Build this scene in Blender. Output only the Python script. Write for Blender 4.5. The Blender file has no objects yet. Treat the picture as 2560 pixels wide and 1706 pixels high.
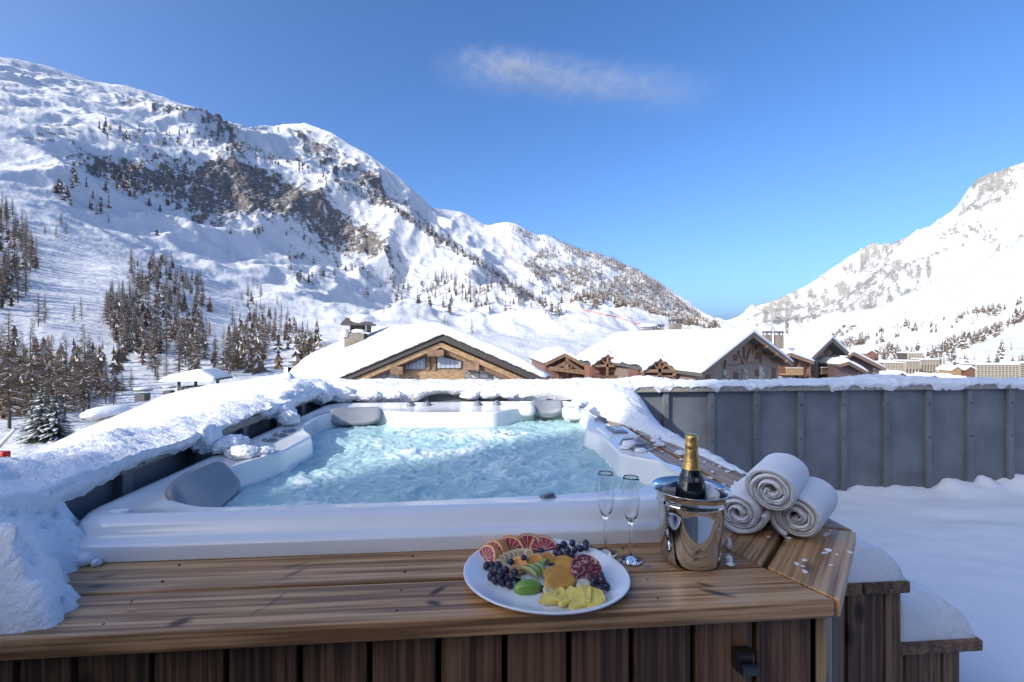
import bpy, bmesh, math, random
import numpy as np
from mathutils import Vector, Matrix
random.seed(7); rng = np.random.default_rng(11)
sc = bpy.context.scene
COL = sc.collection
# ------------------------------------------------------------------ camera, sky, sun, exposure
CZ = 1.42                      # eye height above the terrace
YAW = math.radians(4.52)
S_, C_ = math.sin(YAW), math.cos(YAW)
cd = bpy.data.cameras.new('camera'); cam = bpy.data.objects.new('camera', cd); COL.objects.link(cam)
cd.lens = 16; cd.sensor_width = 36; cd.clip_start = 0.05; cd.clip_end = 30000; cd.shift_y = -0.0031
cam.location = (0, 0, CZ); cam.rotation_euler = (math.pi/2, 0, -YAW)
sc.camera = cam
SUN_EL = math.radians(28)
sun_dir = Vector((-.82*math.cos(SUN_EL), -.572*math.cos(SUN_EL), math.sin(SUN_EL)))
w = bpy.data.worlds.new('World'); sc.world = w; w.use_nodes = True
wn = w.node_tree; bg = wn.nodes['Background']
sky = wn.nodes.new('ShaderNodeTexSky'); sky.sky_type = 'NISHITA'; sky.sun_disc = False
sky.sun_elevation = SUN_EL; sky.sun_rotation = math.atan2(sun_dir.x, sun_dir.y)
sky.altitude = 600; sky.air_density = .56; sky.dust_density = 5.6; sky.ozone_density = 5.0
vk = wn.nodes.new('ShaderNodeVectorMath'); vk.operation = 'MULTIPLY_ADD'; vk.inputs[1].default_value = (.10,)*3; vk.inputs[2].default_value = (1, 1, 1)
vd = wn.nodes.new('ShaderNodeVectorMath'); vd.operation = 'DIVIDE'
gm = wn.nodes.new('ShaderNodeGamma'); gm.inputs[1].default_value = 1.16
wn.links.new(sky.outputs[0], vk.inputs[0]); wn.links.new(sky.outputs[0], vd.inputs[0]); wn.links.new(vk.outputs[0], vd.inputs[1])
hsv = wn.nodes.new('ShaderNodeHueSaturation'); hsv.inputs['Saturation'].default_value = 1.10
wn.links.new(vd.outputs[0], gm.inputs[0]); wn.links.new(gm.outputs[0], hsv.inputs['Color']); wn.links.new(hsv.outputs[0], bg.inputs[0]); bg.inputs[1].default_value = 0.15
sl = bpy.data.lights.new('sun', 'SUN'); sl.energy = 2.0; sl.angle = math.radians(.53); sl.color = (1, .95, .87)
so = bpy.data.objects.new('sun', sl); COL.objects.link(so); so.rotation_euler = sun_dir.to_track_quat('Z', 'Y').to_euler(); so.location = (-30, -30, 40)
vs = sc.view_settings; vs.view_transform = 'Standard'; vs.look = 'None'; vs.gamma = 1; vs.exposure = 1.42
sc.cycles.max_bounces = 8; sc.cycles.transparent_max_bounces = 12; sc.cycles.volume_step_rate = 1.0
sc.cycles.caustics_reflective = False; sc.cycles.caustics_refractive = False
sc.cycles.sample_clamp_indirect = 6

# ------------------------------------------------------------------ helpers
def at(px, py, d):
    """point at forward distance d seen at photo position px, py (2560 wide)"""
    x = (px-1280)/1138*d; z = CZ-(py-845)/1138*d
    return Vector((x*C_+d*S_, -x*S_+d*C_, z))
def onz(px, py, z):
    return at(px, py, (CZ-z)*1138/(py-845))

def _hash(ix, iy, seed):
    h = (ix*374761393 + iy*668265263 + seed*2147483647) & 0x7fffffff
    h = ((h ^ (h >> 13))*1274126177) & 0x7fffffff
    return ((h ^ (h >> 16)) & 0xffff)/65535.0
def vnoise(x, y, seed=0):
    x = np.asarray(x, float); y = np.asarray(y, float)
    ix = np.floor(x).astype(np.int64); iy = np.floor(y).astype(np.int64)
    fx = x-ix; fy = y-iy; fx = fx*fx*fx*(fx*(fx*6-15)+10); fy = fy*fy*fy*(fy*(fy*6-15)+10)
    a = _hash(ix, iy, seed); b = _hash(ix+1, iy, seed); c = _hash(ix, iy+1, seed); d = _hash(ix+1, iy+1, seed)
    return (a*(1-fx)+b*fx)*(1-fy)+(c*(1-fx)+d*fx)*fy
def fbm(x, y, oct=5, seed=0, gain=.5, lac=2.03):
    s = 0; a = 1; t = 0
    for k in range(oct):
        s = s+a*vnoise(x, y, seed+k*17); t += a; a *= gain; x = x*lac+13.7; y = y*lac+7.1
    return s/t
def ridged(x, y, oct=5, seed=0, gain=.5):
    s = 0; a = 1; t = 0
    for k in range(oct):
        s = s+a*(1-np.abs(2*vnoise(x, y, seed+k*31)-1)); t += a; a *= gain; x = x*2.07+3.3; y = y*2.07+9.1
    return s/t
def sstep(a, b, x):
    t = np.clip((x-a)/(b-a), 0, 1); return t*t*(3-2*t)

def link(o, parent=None):
    COL.objects.link(o)
    if parent is not None: o.parent = parent
    return o
def tag(o, label=None, cat=None, group=None, kind=None):
    if label: o['label'] = label
    if cat: o['category'] = cat
    if group: o['group'] = group
    if kind: o['kind'] = kind
    return o
def empty(name, loc=(0, 0, 0), rz=0):
    o = bpy.data.objects.new(name, None); o.empty_display_size = .05; o.location = loc; o.rotation_euler = (0, 0, rz); COL.objects.link(o); return o
def mesh_obj(name, v, f, mats, parent=None, smooth=False, midx=None, loc=None):
    me = bpy.data.meshes.new(name)
    me.from_pydata([tuple(map(float, p)) for p in v] if not isinstance(v, np.ndarray) else v.tolist(), [], f if not isinstance(f, np.ndarray) else f.tolist())
    if not isinstance(mats, (list, tuple)): mats = [mats]
    for m in mats: me.materials.append(m)
    if midx is not None: me.polygons.foreach_set('material_index', np.asarray(midx, np.int32))
    if smooth: me.polygons.foreach_set('use_smooth', np.ones(len(me.polygons), bool))
    me.update()
    o = bpy.data.objects.new(name, me)
    if loc is not None: o.location = loc
    return link(o, parent)
def bm_obj(name, bm, mats, parent=None, smooth=False, loc=None, rot=None):
    me = bpy.data.meshes.new(name); bm.normal_update(); bm.to_mesh(me); bm.free()
    if not isinstance(mats, (list, tuple)): mats = [mats]
    for m in mats: me.materials.append(m)
    if smooth: me.polygons.foreach_set('use_smooth', np.ones(len(me.polygons), bool))
    o = bpy.data.objects.new(name, me)
    if loc is not None: o.location = loc
    if rot is not None: o.rotation_euler = rot
    return link(o, parent)
class MB:
    def __init__(s): s.v = []; s.f = []; s.m = []
    def add(s, v, f, mi=0):
        b = len(s.v); s.v += [tuple(map(float, p)) for p in v]; s.f += [tuple(i+b for i in q) for q in f]; s.m += [mi]*len(f); return s
    def box(s, a, b, mi=0, M=None):
        x0, y0, z0 = a; x1, y1, z1 = b
        v = [Vector(p) for p in ((x0,y0,z0),(x1,y0,z0),(x1,y1,z0),(x0,y1,z0),(x0,y0,z1),(x1,y0,z1),(x1,y1,z1),(x0,y1,z1))]
        if M is not None: v = [M @ p for p in v]
        return s.add(v, [(3,2,1,0),(4,5,6,7),(0,1,5,4),(1,2,6,5),(2,3,7,6),(3,0,4,7)], mi)
    def prism(s, pts, vec, mi=0):
        """closed polygon pts extruded by vec"""
        n = len(pts); p = [Vector(q) for q in pts]; q = [a+Vector(vec) for a in p]
        return s.add(p+q, [tuple(range(n))[::-1], tuple(range(n, 2*n))]+[(i, (i+1) % n, n+(i+1) % n, n+i) for i in range(n)], mi)
    def tube(s, pts, r, n=8, mi=0, cap=True):
        pts = [Vector(p) for p in pts]; rs = r if isinstance(r, (list, tuple)) else [r]*len(pts)
        v = []; f = []
        for i, p in enumerate(pts):
            t = (pts[min(i+1, len(pts)-1)]-pts[max(i-1, 0)]).normalized()
            up = Vector((0, 0, 1)) if abs(t.z) < .9 else Vector((1, 0, 0))
            a = t.cross(up).normalized(); b = a.cross(t)
            v += [p+rs[i]*(math.cos(2*math.pi*k/n)*a+math.sin(2*math.pi*k/n)*b) for k in range(n)]
        for i in range(len(pts)-1):
            f += [(i*n+k, i*n+(k+1) % n, (i+1)*n+(k+1) % n, (i+1)*n+k) for k in range(n)]
        if cap: f += [tuple(range(n))[::-1], tuple(range((len(pts)-1)*n, len(pts)*n))]
        return s.add(v, f, mi)
    def lathe(s, prof, n=32, c=(0, 0, 0), mi=0, M=None):
        v = []; f = []
        for r, z in prof:
            v += [Vector((r*math.cos(2*math.pi*k/n), r*math.sin(2*math.pi*k/n), z)) for k in range(n)]
        if M is not None: v = [M @ p for p in v]
        v = [p+Vector(c) for p in v]
        for i in range(len(prof)-1):
            f += [(i*n+k, i*n+(k+1) % n, (i+1)*n+(k+1) % n, (i+1)*n+k) for k in range(n)]
        return s.add(v, f, mi)
    def obj(s, name, mats, parent=None, smooth=False, loc=None):
        return mesh_obj(name, s.v, s.f, mats, parent, smooth, s.m, loc)
def rbox(name, size, mat, loc, parent=None, bev=.004, rot=(0, 0, 0), seg=2):
    """bevelled box centred on loc, so that its own axes carry the grain"""
    bm = bmesh.new(); bmesh.ops.create_cube(bm, size=1); bmesh.ops.scale(bm, vec=size, verts=bm.verts)
    if bev: bmesh.ops.bevel(bm, geom=list(bm.edges), offset=bev, segments=seg, profile=.5, affect='EDGES')
    return bm_obj(name, bm, mat, parent, False, loc, rot)
def copy_tree(o, parent=None):
    c = o.copy(); COL.objects.link(c); c.parent = parent
    for ch in list(o.children): copy_tree(ch, c)
    return c
def grid_faces(nr, ncl, closed=False):
    i = np.arange(nr-1)[:, None]; j = np.arange(ncl if closed else ncl-1)[None, :]; j2 = (j+1) % ncl
    return np.stack([i*ncl+j+0*i, i*ncl+j2, (i+1)*ncl+j2, (i+1)*ncl+j], -1).reshape(-1, 4)

# ------------------------------------------------------------------ materials
def new_mat(name):
    m = bpy.data.materials.new(name); m.use_nodes = True
    return m, m.node_tree, m.node_tree.nodes['Principled BSDF']
def N(nt, t, **k):
    n = nt.nodes.new('ShaderNode'+t)
    for a, b in k.items():
        if a in ('operation', 'blend_type', 'noise_dimensions', 'data_type', 'feature', 'wave_type', 'bands_direction', 'attribute_name', 'interpolation_type', 'use_clamp', 'wave_profile', 'distance', 'invert'): setattr(n, a, b)
        else: n.inputs[a.replace('_', ' ')].default_value = b
    return n
def ramp(nt, fac, stops):
    r = nt.nodes.new('ShaderNodeValToRGB'); e = r.color_ramp.elements
    while len(e) < len(stops): e.new(.5)
    for i, (p, c) in enumerate(stops): e[i].position = p; e[i].color = (*c, 1) if len(c) == 3 else c
    nt.links.new(fac, r.inputs[0]); return r.outputs[0]
def mixc(nt, fac, a, b, mode='MIX'):
    n = nt.nodes.new('ShaderNodeMix'); n.data_type = 'RGBA'; n.blend_type = mode
    for i, x in ((0, fac), (6, a), (7, b)):
        if hasattr(x, 'is_linked') or hasattr(x, 'links'): nt.links.new(x, n.inputs[i])
        else: n.inputs[i].default_value = x if i == 0 else ((*x, 1) if len(x) == 3 else x)
    return n.outputs[2]
def math_(nt, op, a, b=None, c=None):
    n = nt.nodes.new('ShaderNodeMath'); n.operation = op
    for i, x in enumerate((a, b, c)):
        if x is None: continue
        if hasattr(x, 'links'): nt.links.new(x, n.inputs[i])
        else: n.inputs[i].default_value = x
    return n.outputs[0]
def coords(nt, scale=(1, 1, 1), kind='Object', rnd=True):
    tc = nt.nodes.new('ShaderNodeTexCoord'); mp = nt.nodes.new('ShaderNodeMapping'); mp.inputs['Scale'].default_value = scale
    nt.links.new(tc.outputs[kind], mp.inputs['Vector'])
    if rnd:
        oi = nt.nodes.new('ShaderNodeObjectInfo'); vm = nt.nodes.new('ShaderNodeVectorMath'); vm.operation = 'SCALE'
        vm.inputs[0].default_value = (31, 17, 23); nt.links.new(oi.outputs['Random'], vm.inputs['Scale']); nt.links.new(vm.outputs[0], mp.inputs['Location'])
    return mp.outputs[0]
def noise(nt, vec, scale, detail=4, rough=.55, dist=0):
    n = nt.nodes.new('ShaderNodeTexNoise'); n.inputs['Scale'].default_value = scale; n.inputs['Detail'].default_value = detail; n.inputs['Roughness'].default_value = rough; n.inputs['Distortion'].default_value = dist
    nt.links.new(vec, n.inputs['Vector']); return n.outputs['Fac']
def bump(nt, b, h, strength=.3, dist=.01):
    n = nt.nodes.new('ShaderNodeBump'); n.inputs['Strength'].default_value = strength; n.inputs['Distance'].default_value = dist
    nt.links.new(h, n.inputs['Height']); nt.links.new(n.outputs[0], b.inputs['Normal'])
def plain(name, col, rough=.5, metal=0, var=.12, scale=6, bmp=0, spec=None, bscale=40, trans=0, ior=None, coat=0):
    m, nt, b = new_mat(name); b.inputs['Roughness'].default_value = rough; b.inputs['Metallic'].default_value = metal
    b.inputs['Base Color'].default_value = (*col, 1)
    if spec is not None: b.inputs['Specular IOR Level'].default_value = spec
    if trans: b.inputs['Transmission Weight'].default_value = trans
    if ior: b.inputs['IOR'].default_value = ior
    if coat: b.inputs['Coat Weight'].default_value = coat; b.inputs['Coat Roughness'].default_value = .08
    if var:
        v = coords(nt); n = noise(nt, v, scale, 5)
        c = ramp(nt, n, [(.25, tuple(max(0, x*(1-var)) for x in col)), (.75, tuple(min(1, x*(1+var)) for x in col))])
        nt.links.new(c, b.inputs['Base Color'])
    if bmp:
        v2 = coords(nt); bump(nt, b, noise(nt, v2, bscale, 5), bmp, .01)
    return m
def snow_mat(name, base=(.84, .86, .89), fine=120, coarse=9, strength=.35, dist=.012):
    m, nt, b = new_mat(name); b.inputs['Roughness'].default_value = .62; b.inputs['Specular IOR Level'].default_value = .25
    v = coords(nt, rnd=False)
    n1 = noise(nt, v, coarse, 6, .6); n2 = noise(nt, v, fine, 3, .6)
    c = ramp(nt, n1, [(.3, tuple(x*.96 for x in base)), (.7, base)]); nt.links.new(c, b.inputs['Base Color'])
    h = math_(nt, 'ADD', math_(nt, 'MULTIPLY', n1, 1.0), math_(nt, 'MULTIPLY', n2, .22)); bump(nt, b, h, strength, dist)
    return m
def wood_mat(name, light, mid, dark, rough=.55, grain=1.0, knots=True, tint=.25, wet=False, spots=()):
    """sawn boards, grain along local x"""
    m, nt, b = new_mat(name)
    v = coords(nt, (1.6, 22*grain, 22*grain))
    v1 = coords(nt, (1.3, 7, 7)); v2 = coords(nt, (1.6, 95*grain, 95*grain)); vk = coords(nt, (4.2, 7.0, 1))
    vb = coords(nt, (1, 1, 1))
    big = noise(nt, v1, 1.0, 3, .5, 1.2); midl = noise(nt, coords(nt, (1.1, 38*grain, 38*grain)), 1.0, 4, .6, .6)
    wv = nt.nodes.new('ShaderNodeTexWave'); wv.wave_type = 'BANDS'; wv.bands_direction = 'Y'; wv.inputs['Scale'].default_value = .32; wv.inputs['Distortion'].default_value = 14; wv.inputs['Detail'].default_value = 3; wv.inputs['Detail Scale'].default_value = .35
    nt.links.new(v, wv.inputs['Vector'])
    fine = noise(nt, v2, 1.0, 3, .6)
    def cen(x, k_): return math_(nt, 'MULTIPLY', math_(nt, 'SUBTRACT', x, .5), k_)
    g = math_(nt, 'ADD', .5, math_(nt, 'ADD', math_(nt, 'ADD', cen(big, .55), cen(midl, .50)), math_(nt, 'ADD', cen(fine, 1.0), cen(wv.outputs['Fac'], .10))))
    c = ramp(nt, g, [(.36, dark), (.50, mid), (.64, light)])
    if knots:
        vo = nt.nodes.new('ShaderNodeTexVoronoi'); vo.voronoi_dimensions = '2D'; vo.inputs['Scale'].default_value = 1.0; vo.inputs['Randomness'].default_value = 1
        nt.links.new(vk, vo.inputs['Vector'])
        dk = math_(nt, 'ADD', vo.outputs['Distance'], math_(nt, 'MULTIPLY', noise(nt, vk, 5, 4), .16))
        k = ramp(nt, dk, [(.12, (1, 1, 1)), (.20, (.75, .75, .75)), (.30, (0, 0, 0))])
        sk_ = nt.nodes.new('ShaderNodeSeparateColor'); nt.links.new(vo.outputs['Color'], sk_.inputs[0])
        k = math_(nt, 'MULTIPLY', k, math_(nt, 'GREATER_THAN', sk_.outputs[0], .58))
        c = mixc(nt, math_(nt, 'MULTIPLY', k, .95), c, (dark[0]*.28, dark[1]*.22, dark[2]*.18))
    if spots:                                # branch knots and damp stains of the deck boards, at their places on the boards
        geo = nt.nodes.new('ShaderNodeNewGeometry'); kn = None; wob = math_(nt, 'MULTIPLY', noise(nt, coords(nt, (12, 30, 30), rnd=False), 1.0, 5, .65), .9)
        for (kx, ky, rx, ry, an_, st_) in spots:
            mp2 = nt.nodes.new('ShaderNodeMapping'); mp2.vector_type = 'TEXTURE'; mp2.inputs['Location'].default_value = (kx, ky, .79); mp2.inputs['Rotation'].default_value = (0, 0, an_); mp2.inputs['Scale'].default_value = (rx, ry, .2)
            nt.links.new(geo.outputs['Position'], mp2.inputs['Vector']); ln_ = nt.nodes.new('ShaderNodeVectorMath'); ln_.operation = 'LENGTH'; nt.links.new(mp2.outputs[0], ln_.inputs[0])
            kk_ = math_(nt, 'MULTIPLY', ramp(nt, math_(nt, 'ADD', ln_.outputs['Value'], math_(nt, 'SUBTRACT', wob, .45)), [(.35, (1, 1, 1)), (.62, (.55, .55, .55)), (1.0, (0, 0, 0))]), st_)
            kn = kk_ if kn is None else math_(nt, 'MAXIMUM', kn, kk_)
        c = mixc(nt, kn, c, (.035, .016, .011))
    oi = nt.nodes.new('ShaderNodeObjectInfo')
    hs = nt.nodes.new('ShaderNodeHueSaturation'); nt.links.new(c, hs.inputs['Color'])
    nt.links.new(math_(nt, 'ADD', math_(nt, 'MULTIPLY', oi.outputs['Random'], tint*2), 1-tint), hs.inputs['Value'])
    nt.links.new(hs.outputs[0], b.inputs['Base Color'])
    rr = ramp(nt, noise(nt, vb, 3.5, 3), [(.35, (rough*.6,)*3), (.6, (rough,)*3)]) if wet else None
    if rr is not None: nt.links.new(rr, b.inputs['Roughness'])
    else: b.inputs['Roughness'].default_value = rough
    bump(nt, b, math_(nt, 'ADD', fine, math_(nt, 'MULTIPLY', wv.outputs['Fac'], .35)), .3, .0012)
    return m

M = {}
DECK_SPOTS = []
for (px_, py_, rx_, ry_, an_, st_) in ((450, 1556, .030, .020, .5, .9), (1092, 1478, .034, .012, .8, .95), (1085, 1508, .026, .013, -.4, .9), (245, 1464, .034, .014, .1, .8), (262, 1440, .03, .012, .3, .6), (735, 1432, .05, .012, .9, .55), (740, 1412, .045, .010, .5, .6), (690, 1500, .055, .008, 1.25, .5), (640, 1530, .03, .006, 1.2, .4), (1790, 1482, .06, .014, -.55, .9), (1760, 1462, .03, .010, -.6, .7), (2020, 1420, .05, .022, .9, .55), (1620, 1415, .02, .010, .2, .6), (330, 1530, .02, .007, .0, .5), (905, 1455, .03, .006, .2, .4), (1960, 1360, .03, .012, .8, .6), (1780, 1180, .06, .02, 1.4, .5), (1650, 1110, .05, .02, 1.5, .5)):
    q_ = onz(px_, py_, .80); DECK_SPOTS.append((q_.x, q_.y, rx_, ry_, an_, st_))
M['snow'] = snow_mat('snow')
M['snow_rough'] = snow_mat('snow_rough', fine=130, coarse=28, strength=.75, dist=.022)
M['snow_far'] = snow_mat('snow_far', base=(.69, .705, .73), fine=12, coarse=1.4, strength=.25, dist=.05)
M['deck'] = wood_mat('deck_wood', (.54, .325, .16), (.41, .225, .10), (.20, .10, .042), rough=.45, wet=True, tint=.12, knots=False, spots=DECK_SPOTS)
M['clad'] = wood_mat('cladding_wood', (.24, .118, .058), (.15, .072, .035), (.06, .03, .015), rough=.65, tint=.3)
M['lit_clad'] = wood_mat('skylit_cladding', (.52, .37, .22), (.42, .28, .16), (.28, .18, .10), tint=.1)  # cladding with the chamfer's sky light put into a paler colour
M['step_wood'] = wood_mat('step_wood', (.27, .155, .08), (.19, .105, .054), (.09, .048, .026), rough=.65, tint=.2)
M['acrylic'] = plain('white_acrylic', (.74, .745, .75), .18, var=.03, coat=.5)
M['pillow'] = plain('grey_pillow', (.21, .225, .26), .42, var=.08, scale=20, bmp=.08, bscale=200)
M['knob'] = plain('grey_knob', (.17, .185, .21), .35, var=.1)
M['chrome'] = plain('chrome', (.72, .73, .75), .14, 1, var=0)
M['dark_plastic'] = plain('black_plastic', (.012, .012, .014), .35, var=0)
M['steel'] = plain('polished_steel', (.68, .66, .63), .055, 1, var=.03, scale=4)
M['zinc'] = plain('dark_zinc', (.185, .20, .215), .5, .25, var=.3, scale=3, bmp=.12, bscale=9)
M['coping'] = plain('speckled_concrete', (.30, .28, .25), .85, var=.45, scale=60, bmp=.5, bscale=80)
M['glass'] = plain('clear_glass', (1, 1, 1), 0.0, var=0, trans=1, ior=1.45)
M['void'] = plain('dark_gap', (.006, .005, .005), .9, var=0)
# ------------------------------------------------------------------ terrain
PX = np.arange(-760, 3330, 4.0); NCX = len(PX)
def curve(pts):
    a = np.array(pts, float); return np.interp(PX, a[:, 0], a[:, 1]), np.interp(PX, a[:, 0], a[:, 2])
k = 1.088
sky_pts = [(-760, 20, 900), (-300, 95, 1000), (0, 141, 1150)] + [(x*k, y*k, 1150+x) for x, y in ((60, 140), (130, 158), (200, 181), (280, 196), (330, 204), (380, 222), (430, 240), (480, 256), (520, 275), (560, 288), (588, 293))] + \
  [(x*k, y*k, 2300) for x, y in ((604, 293), (640, 291), (660, 288), (700, 285), (730, 292), (760, 303), (800, 330), (850, 360), (900, 395), (930, 420), (960, 450), (984, 474))] + \
  [(x*k, y*k, 3000) for x, y in ((1000, 479), (1030, 479), (1060, 486), (1090, 502), (1116, 520))] + \
  [(x*k, y*k, 2700) for x, y in ((1130, 519), (1160, 512), (1185, 516), (1210, 530), (1235, 541), (1250, 538), (1300, 560), (1350, 580), (1400, 590), (1450, 615), (1500, 642), (1550, 674), (1600, 715), (1650, 752))] + \
  [(x*k, y*k, 4300-1.25*x) for x, y in ((1662, 748), (1720, 715), (1780, 690), (1850, 655), (1900, 625), (1955, 592), (1985, 574), (2045, 572), (2100, 545), (2150, 512), (2195, 482), (2225, 435), (2250, 412), (2300, 394), (2353, 375))] + [(2800, 340, 1250), (3330, 250, 1100)]
mtn = [
 [(-760, 1409, 25), (3330, 1409, 25)],
 [(-760, 1120, 70), (700, 1085, 70), (1500, 1045, 70), (3330, 1045, 70)],
 [(-760, 900, 130), (0, 935, 150), (300, 945, 170), (700, 940, 180), (1200, 915, 185), (1500, 915, 190), (1900, 960, 190), (3330, 965, 190)],
 [(-760, 700, 150), (0, 815, 215), (150, 800, 240), (300, 800, 275), (600, 855, 300), (750, 850, 300), (900, 835, 310), (1100, 830, 330), (1300, 848, 340), (1500, 862, 350), (1800, 910, 340), (2100, 944, 330), (2560, 948, 320), (3330, 935, 300)],
 [(-760, 560, 190), (0, 690, 300), (150, 690, 345), (300, 650, 410), (600, 725, 540), (750, 770, 600), (900, 785, 650), (1100, 790, 670), (1300, 800, 640), (1500, 815, 660), (1700, 842, 680), (1800, 872, 680), (2100, 890, 600), (2300, 885, 540), (2560, 862, 500), (3330, 800, 420)],
 [(-760, 380, 280), (0, 520, 450), (150, 500, 540), (300, 528, 660), (450, 560, 790), (600, 592, 920), (750, 640, 1040), (900, 690, 1120), (1100, 726, 1080), (1300, 766, 960), (1420, 790, 940), (1500, 798, 940), (1700, 822, 980), (1800, 848, 1000), (1900, 850, 1000), (2100, 846, 900), (2300, 812, 780), (2560, 748, 660), (3330, 650, 560)],
 [(-760, 200, 420), (0, 335, 640), (150, 345, 740), (250, 366, 820), (400, 376, 950), (500, 366, 1050), (600, 361, 1170), (700, 398, 1270), (800, 432, 1340), (950, 494, 1400), (1050, 560, 1360), (1200, 655, 1300), (1340, 748, 1200), (1420, 785, 1150), (1500, 782, 1240), (1650, 802, 1300), (1800, 838, 1400), (1900, 838, 1400), (2000, 818, 1300), (2200, 770, 1120), (2400, 700, 980), (2560, 640, 860), (3330, 500, 720)],
 [(-760, 170, 640), (0, 306, 790), (250, 340, 960), (400, 356, 1090), (500, 352, 1190), (600, 366, 1340), (700, 408, 1450), (800, 444, 1520), (950, 508, 1580), (1050, 572, 1550), (1200, 668, 1490), (1340, 752, 1380), (1420, 770, 1400), (1500, 764, 1480), (1650, 790, 1650), (1800, 832, 1750), (1900, 825, 1680), (2000, 800, 1560), (2200, 740, 1330), (2400, 640, 1150), (2560, 580, 1000), (3330, 430, 840)],
 [(-760, 90, 780), (0, 226, 1010), (300, 262, 1200), (500, 300, 1400), (620, 338, 1640), (700, 372, 1800), (900, 456, 1950), (1050, 540, 2100), (1200, 618, 2050), (1300, 655, 2000), (1400, 690, 1950), (1500, 712, 2000), (1600, 742, 2050), (1700, 782, 2150), (1800, 826, 2200), (1900, 800, 2050), (2000, 755, 1850), (2200, 655, 1550), (2400, 540, 1320), (2560, 500, 1150), (3330, 330, 960)],
 sky_pts,
]
def soften(a, sg):
    r = int(sg*3/4)+1; kx = np.exp(-.5*((np.arange(-r, r+1)*4)/sg)**2); kx /= kx.sum()
    return np.convolve(np.pad(a, r, mode='edge'), kx, 'valid')
lines = []
for i, c in enumerate(mtn):
    y_, d_ = curve(c); last = i == len(mtn)-1
    lines.append((soften(y_, 5 if last else (22 if 5 <= i <= 7 else 60)), soften(d_, 26 if last else 60)))
sk_y, sk_d = lines[-1]
lines.append((sk_y+22, sk_d+420))
cnt = [6, 22, 26, 32, 54, 56, 9, 46, 54, 5]
rows_y = []; rows_d = []; rows_s = []
for i, n in enumerate(cnt):
    for q in range(n):
        t = q/n
        rows_y.append(lines[i][0]*(1-t)+lines[i+1][0]*t); rows_d.append(lines[i][1]*(1-t)+lines[i+1][1]*t); rows_s.append(i+t)
rows_y.append(lines[-1][0]); rows_d.append(lines[-1][1]); rows_s.append(len(cnt))
TY = np.array(rows_y); TD = np.array(rows_d); TS = np.array(rows_s)[:, None]+0*TY
crest = sum(cnt[:9])
for _ in range(3):                       # soften the creases between the levels, keep the crest
    for A in (TY, TD):
        B = A.copy(); B[1:-1] = (A[:-2]+2*A[1:-1]+A[2:])/4; B[crest-2:crest+3] = A[crest-2:crest+3]; A[:] = B
PXg = PX[None, :]+0*TY
TT = (PXg-1280)/1138
XR = TT*TD; WX = XR*C_+TD*S_; WY = -XR*S_+TD*C_; WZ = CZ-(TY-845)/1138*TD
# relief in metres
far = sstep(250, 900, TD); near = 1-sstep(150, 400, TD)
hid = sstep(8.75, 9.0, TS)
u = XR; v = TD
rel = (ridged(u/210+.2*fbm(u/90, v/90, 3, 5), v/420, 6, 3)-.62)*105*far*(1-.72*hid)
rel += (fbm(u/46, v/60, 5, 9)-.5)*16*far*(1-.6*hid)
rel += (fbm(u/16, v/22, 4, 29)-.5)*3.6*sstep(150, 400, TD)
rel += (fbm(u/9, v/11, 4, 19)-.5)*1.5*near
# rock: where the photograph's cliffs stand
def blob(cx, cy, rx, ry, a, s):
    a = math.radians(a); dx = PXg-cx; dy = TY-cy
    p = (dx*math.cos(a)+dy*math.sin(a))/rx; q = (-dx*math.sin(a)+dy*math.cos(a))/ry
    return s*np.exp(-(p*p+q*q)*1.1)
RK = np.zeros_like(TY)
for b_ in [(470, 440, 270, 60, 8, .8), (700, 510, 230, 85, 22, .95), (620, 430, 150, 60, 30, .7), (880, 590, 140, 55, 38, .7), (560, 500, 200, 60, 20, .4), (500, 545, 80, 34, 25, .75), (250, 425, 110, 40, 15, .7), (330, 480, 70, 40, 20, .5),
          (840, 415, 170, 40, 32, .75), (960, 490, 90, 26, 40, .7), (1040, 520, 60, 20, 40, .6), (800, 350, 90, 26, 20, .7), (1100, 600, 90, 22, 36, .7), (960, 650, 90, 18, 40, .6), (1060, 690, 60, 15, 45, .5), (750, 640, 60, 10, 8, .6),
          (370, 265, 130, 22, 18, .55), (480, 290, 110, 26, 22, .6), (570, 320, 60, 24, 30, .7), (30, 195, 60, 16, 15, .6), (170, 250, 50, 14, 10, .35),
          (2060, 775, 170, 55, -16, .8), (1930, 790, 70, 65, -20, .75), (2250, 720, 150, 34, -14, .7), (2180, 645, 70, 20, -20, .9), (2480, 445, 110, 40, -24, 1.3), (2420, 555, 150, 22, -18, .95), (2330, 650, 190, 26, -14, .7), (2530, 620, 90, 22, -14, .65), (2150, 700, 200, 22, -16, .45), (2450, 500, 100, 14, -20, .5), (2400, 600, 120, 12, -15, .6), (2540, 705, 30, 10, 0, .6), (2060, 690, 70, 14, -20, .5), (2250, 610, 60, 16, -14, .4),
          (1960, 740, 120, 14, -14, .4), (2520, 760, 60, 8, -20, .4), (1800, 700, 60, 14, 30, .5)]:
    RK += blob(*b_)
nz_ = fbm(PXg/11, TY/7, 5, 41, .66)*.72+ridged(PXg/30+TY/40, TY/10-PXg/45, 4, 77, .6)*.42
ROCK = .80*sstep(.73, .99, nz_*.74+np.clip(RK, 0, 1.15)*.36+.115)*sstep(200, 420, TD)
ROCK *= sstep(.06, .26, RK)
rel += ROCK*(fbm(PXg/9, TY/5, 4, 57)-.25)*.022*TD*(1-.5*hid)
WZ2 = WZ+rel
TYf = 845-(WZ2-CZ)*1138/TD             # where each point shows
V = np.stack([WX, WY, WZ2], -1).reshape(-1, 3)
me = bpy.data.meshes.new('mountains')
nR = TY.shape[0]
F4 = grid_faces(nR, NCX)
me.vertices.add(len(V)); me.vertices.foreach_set('co', V.ravel())
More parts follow.
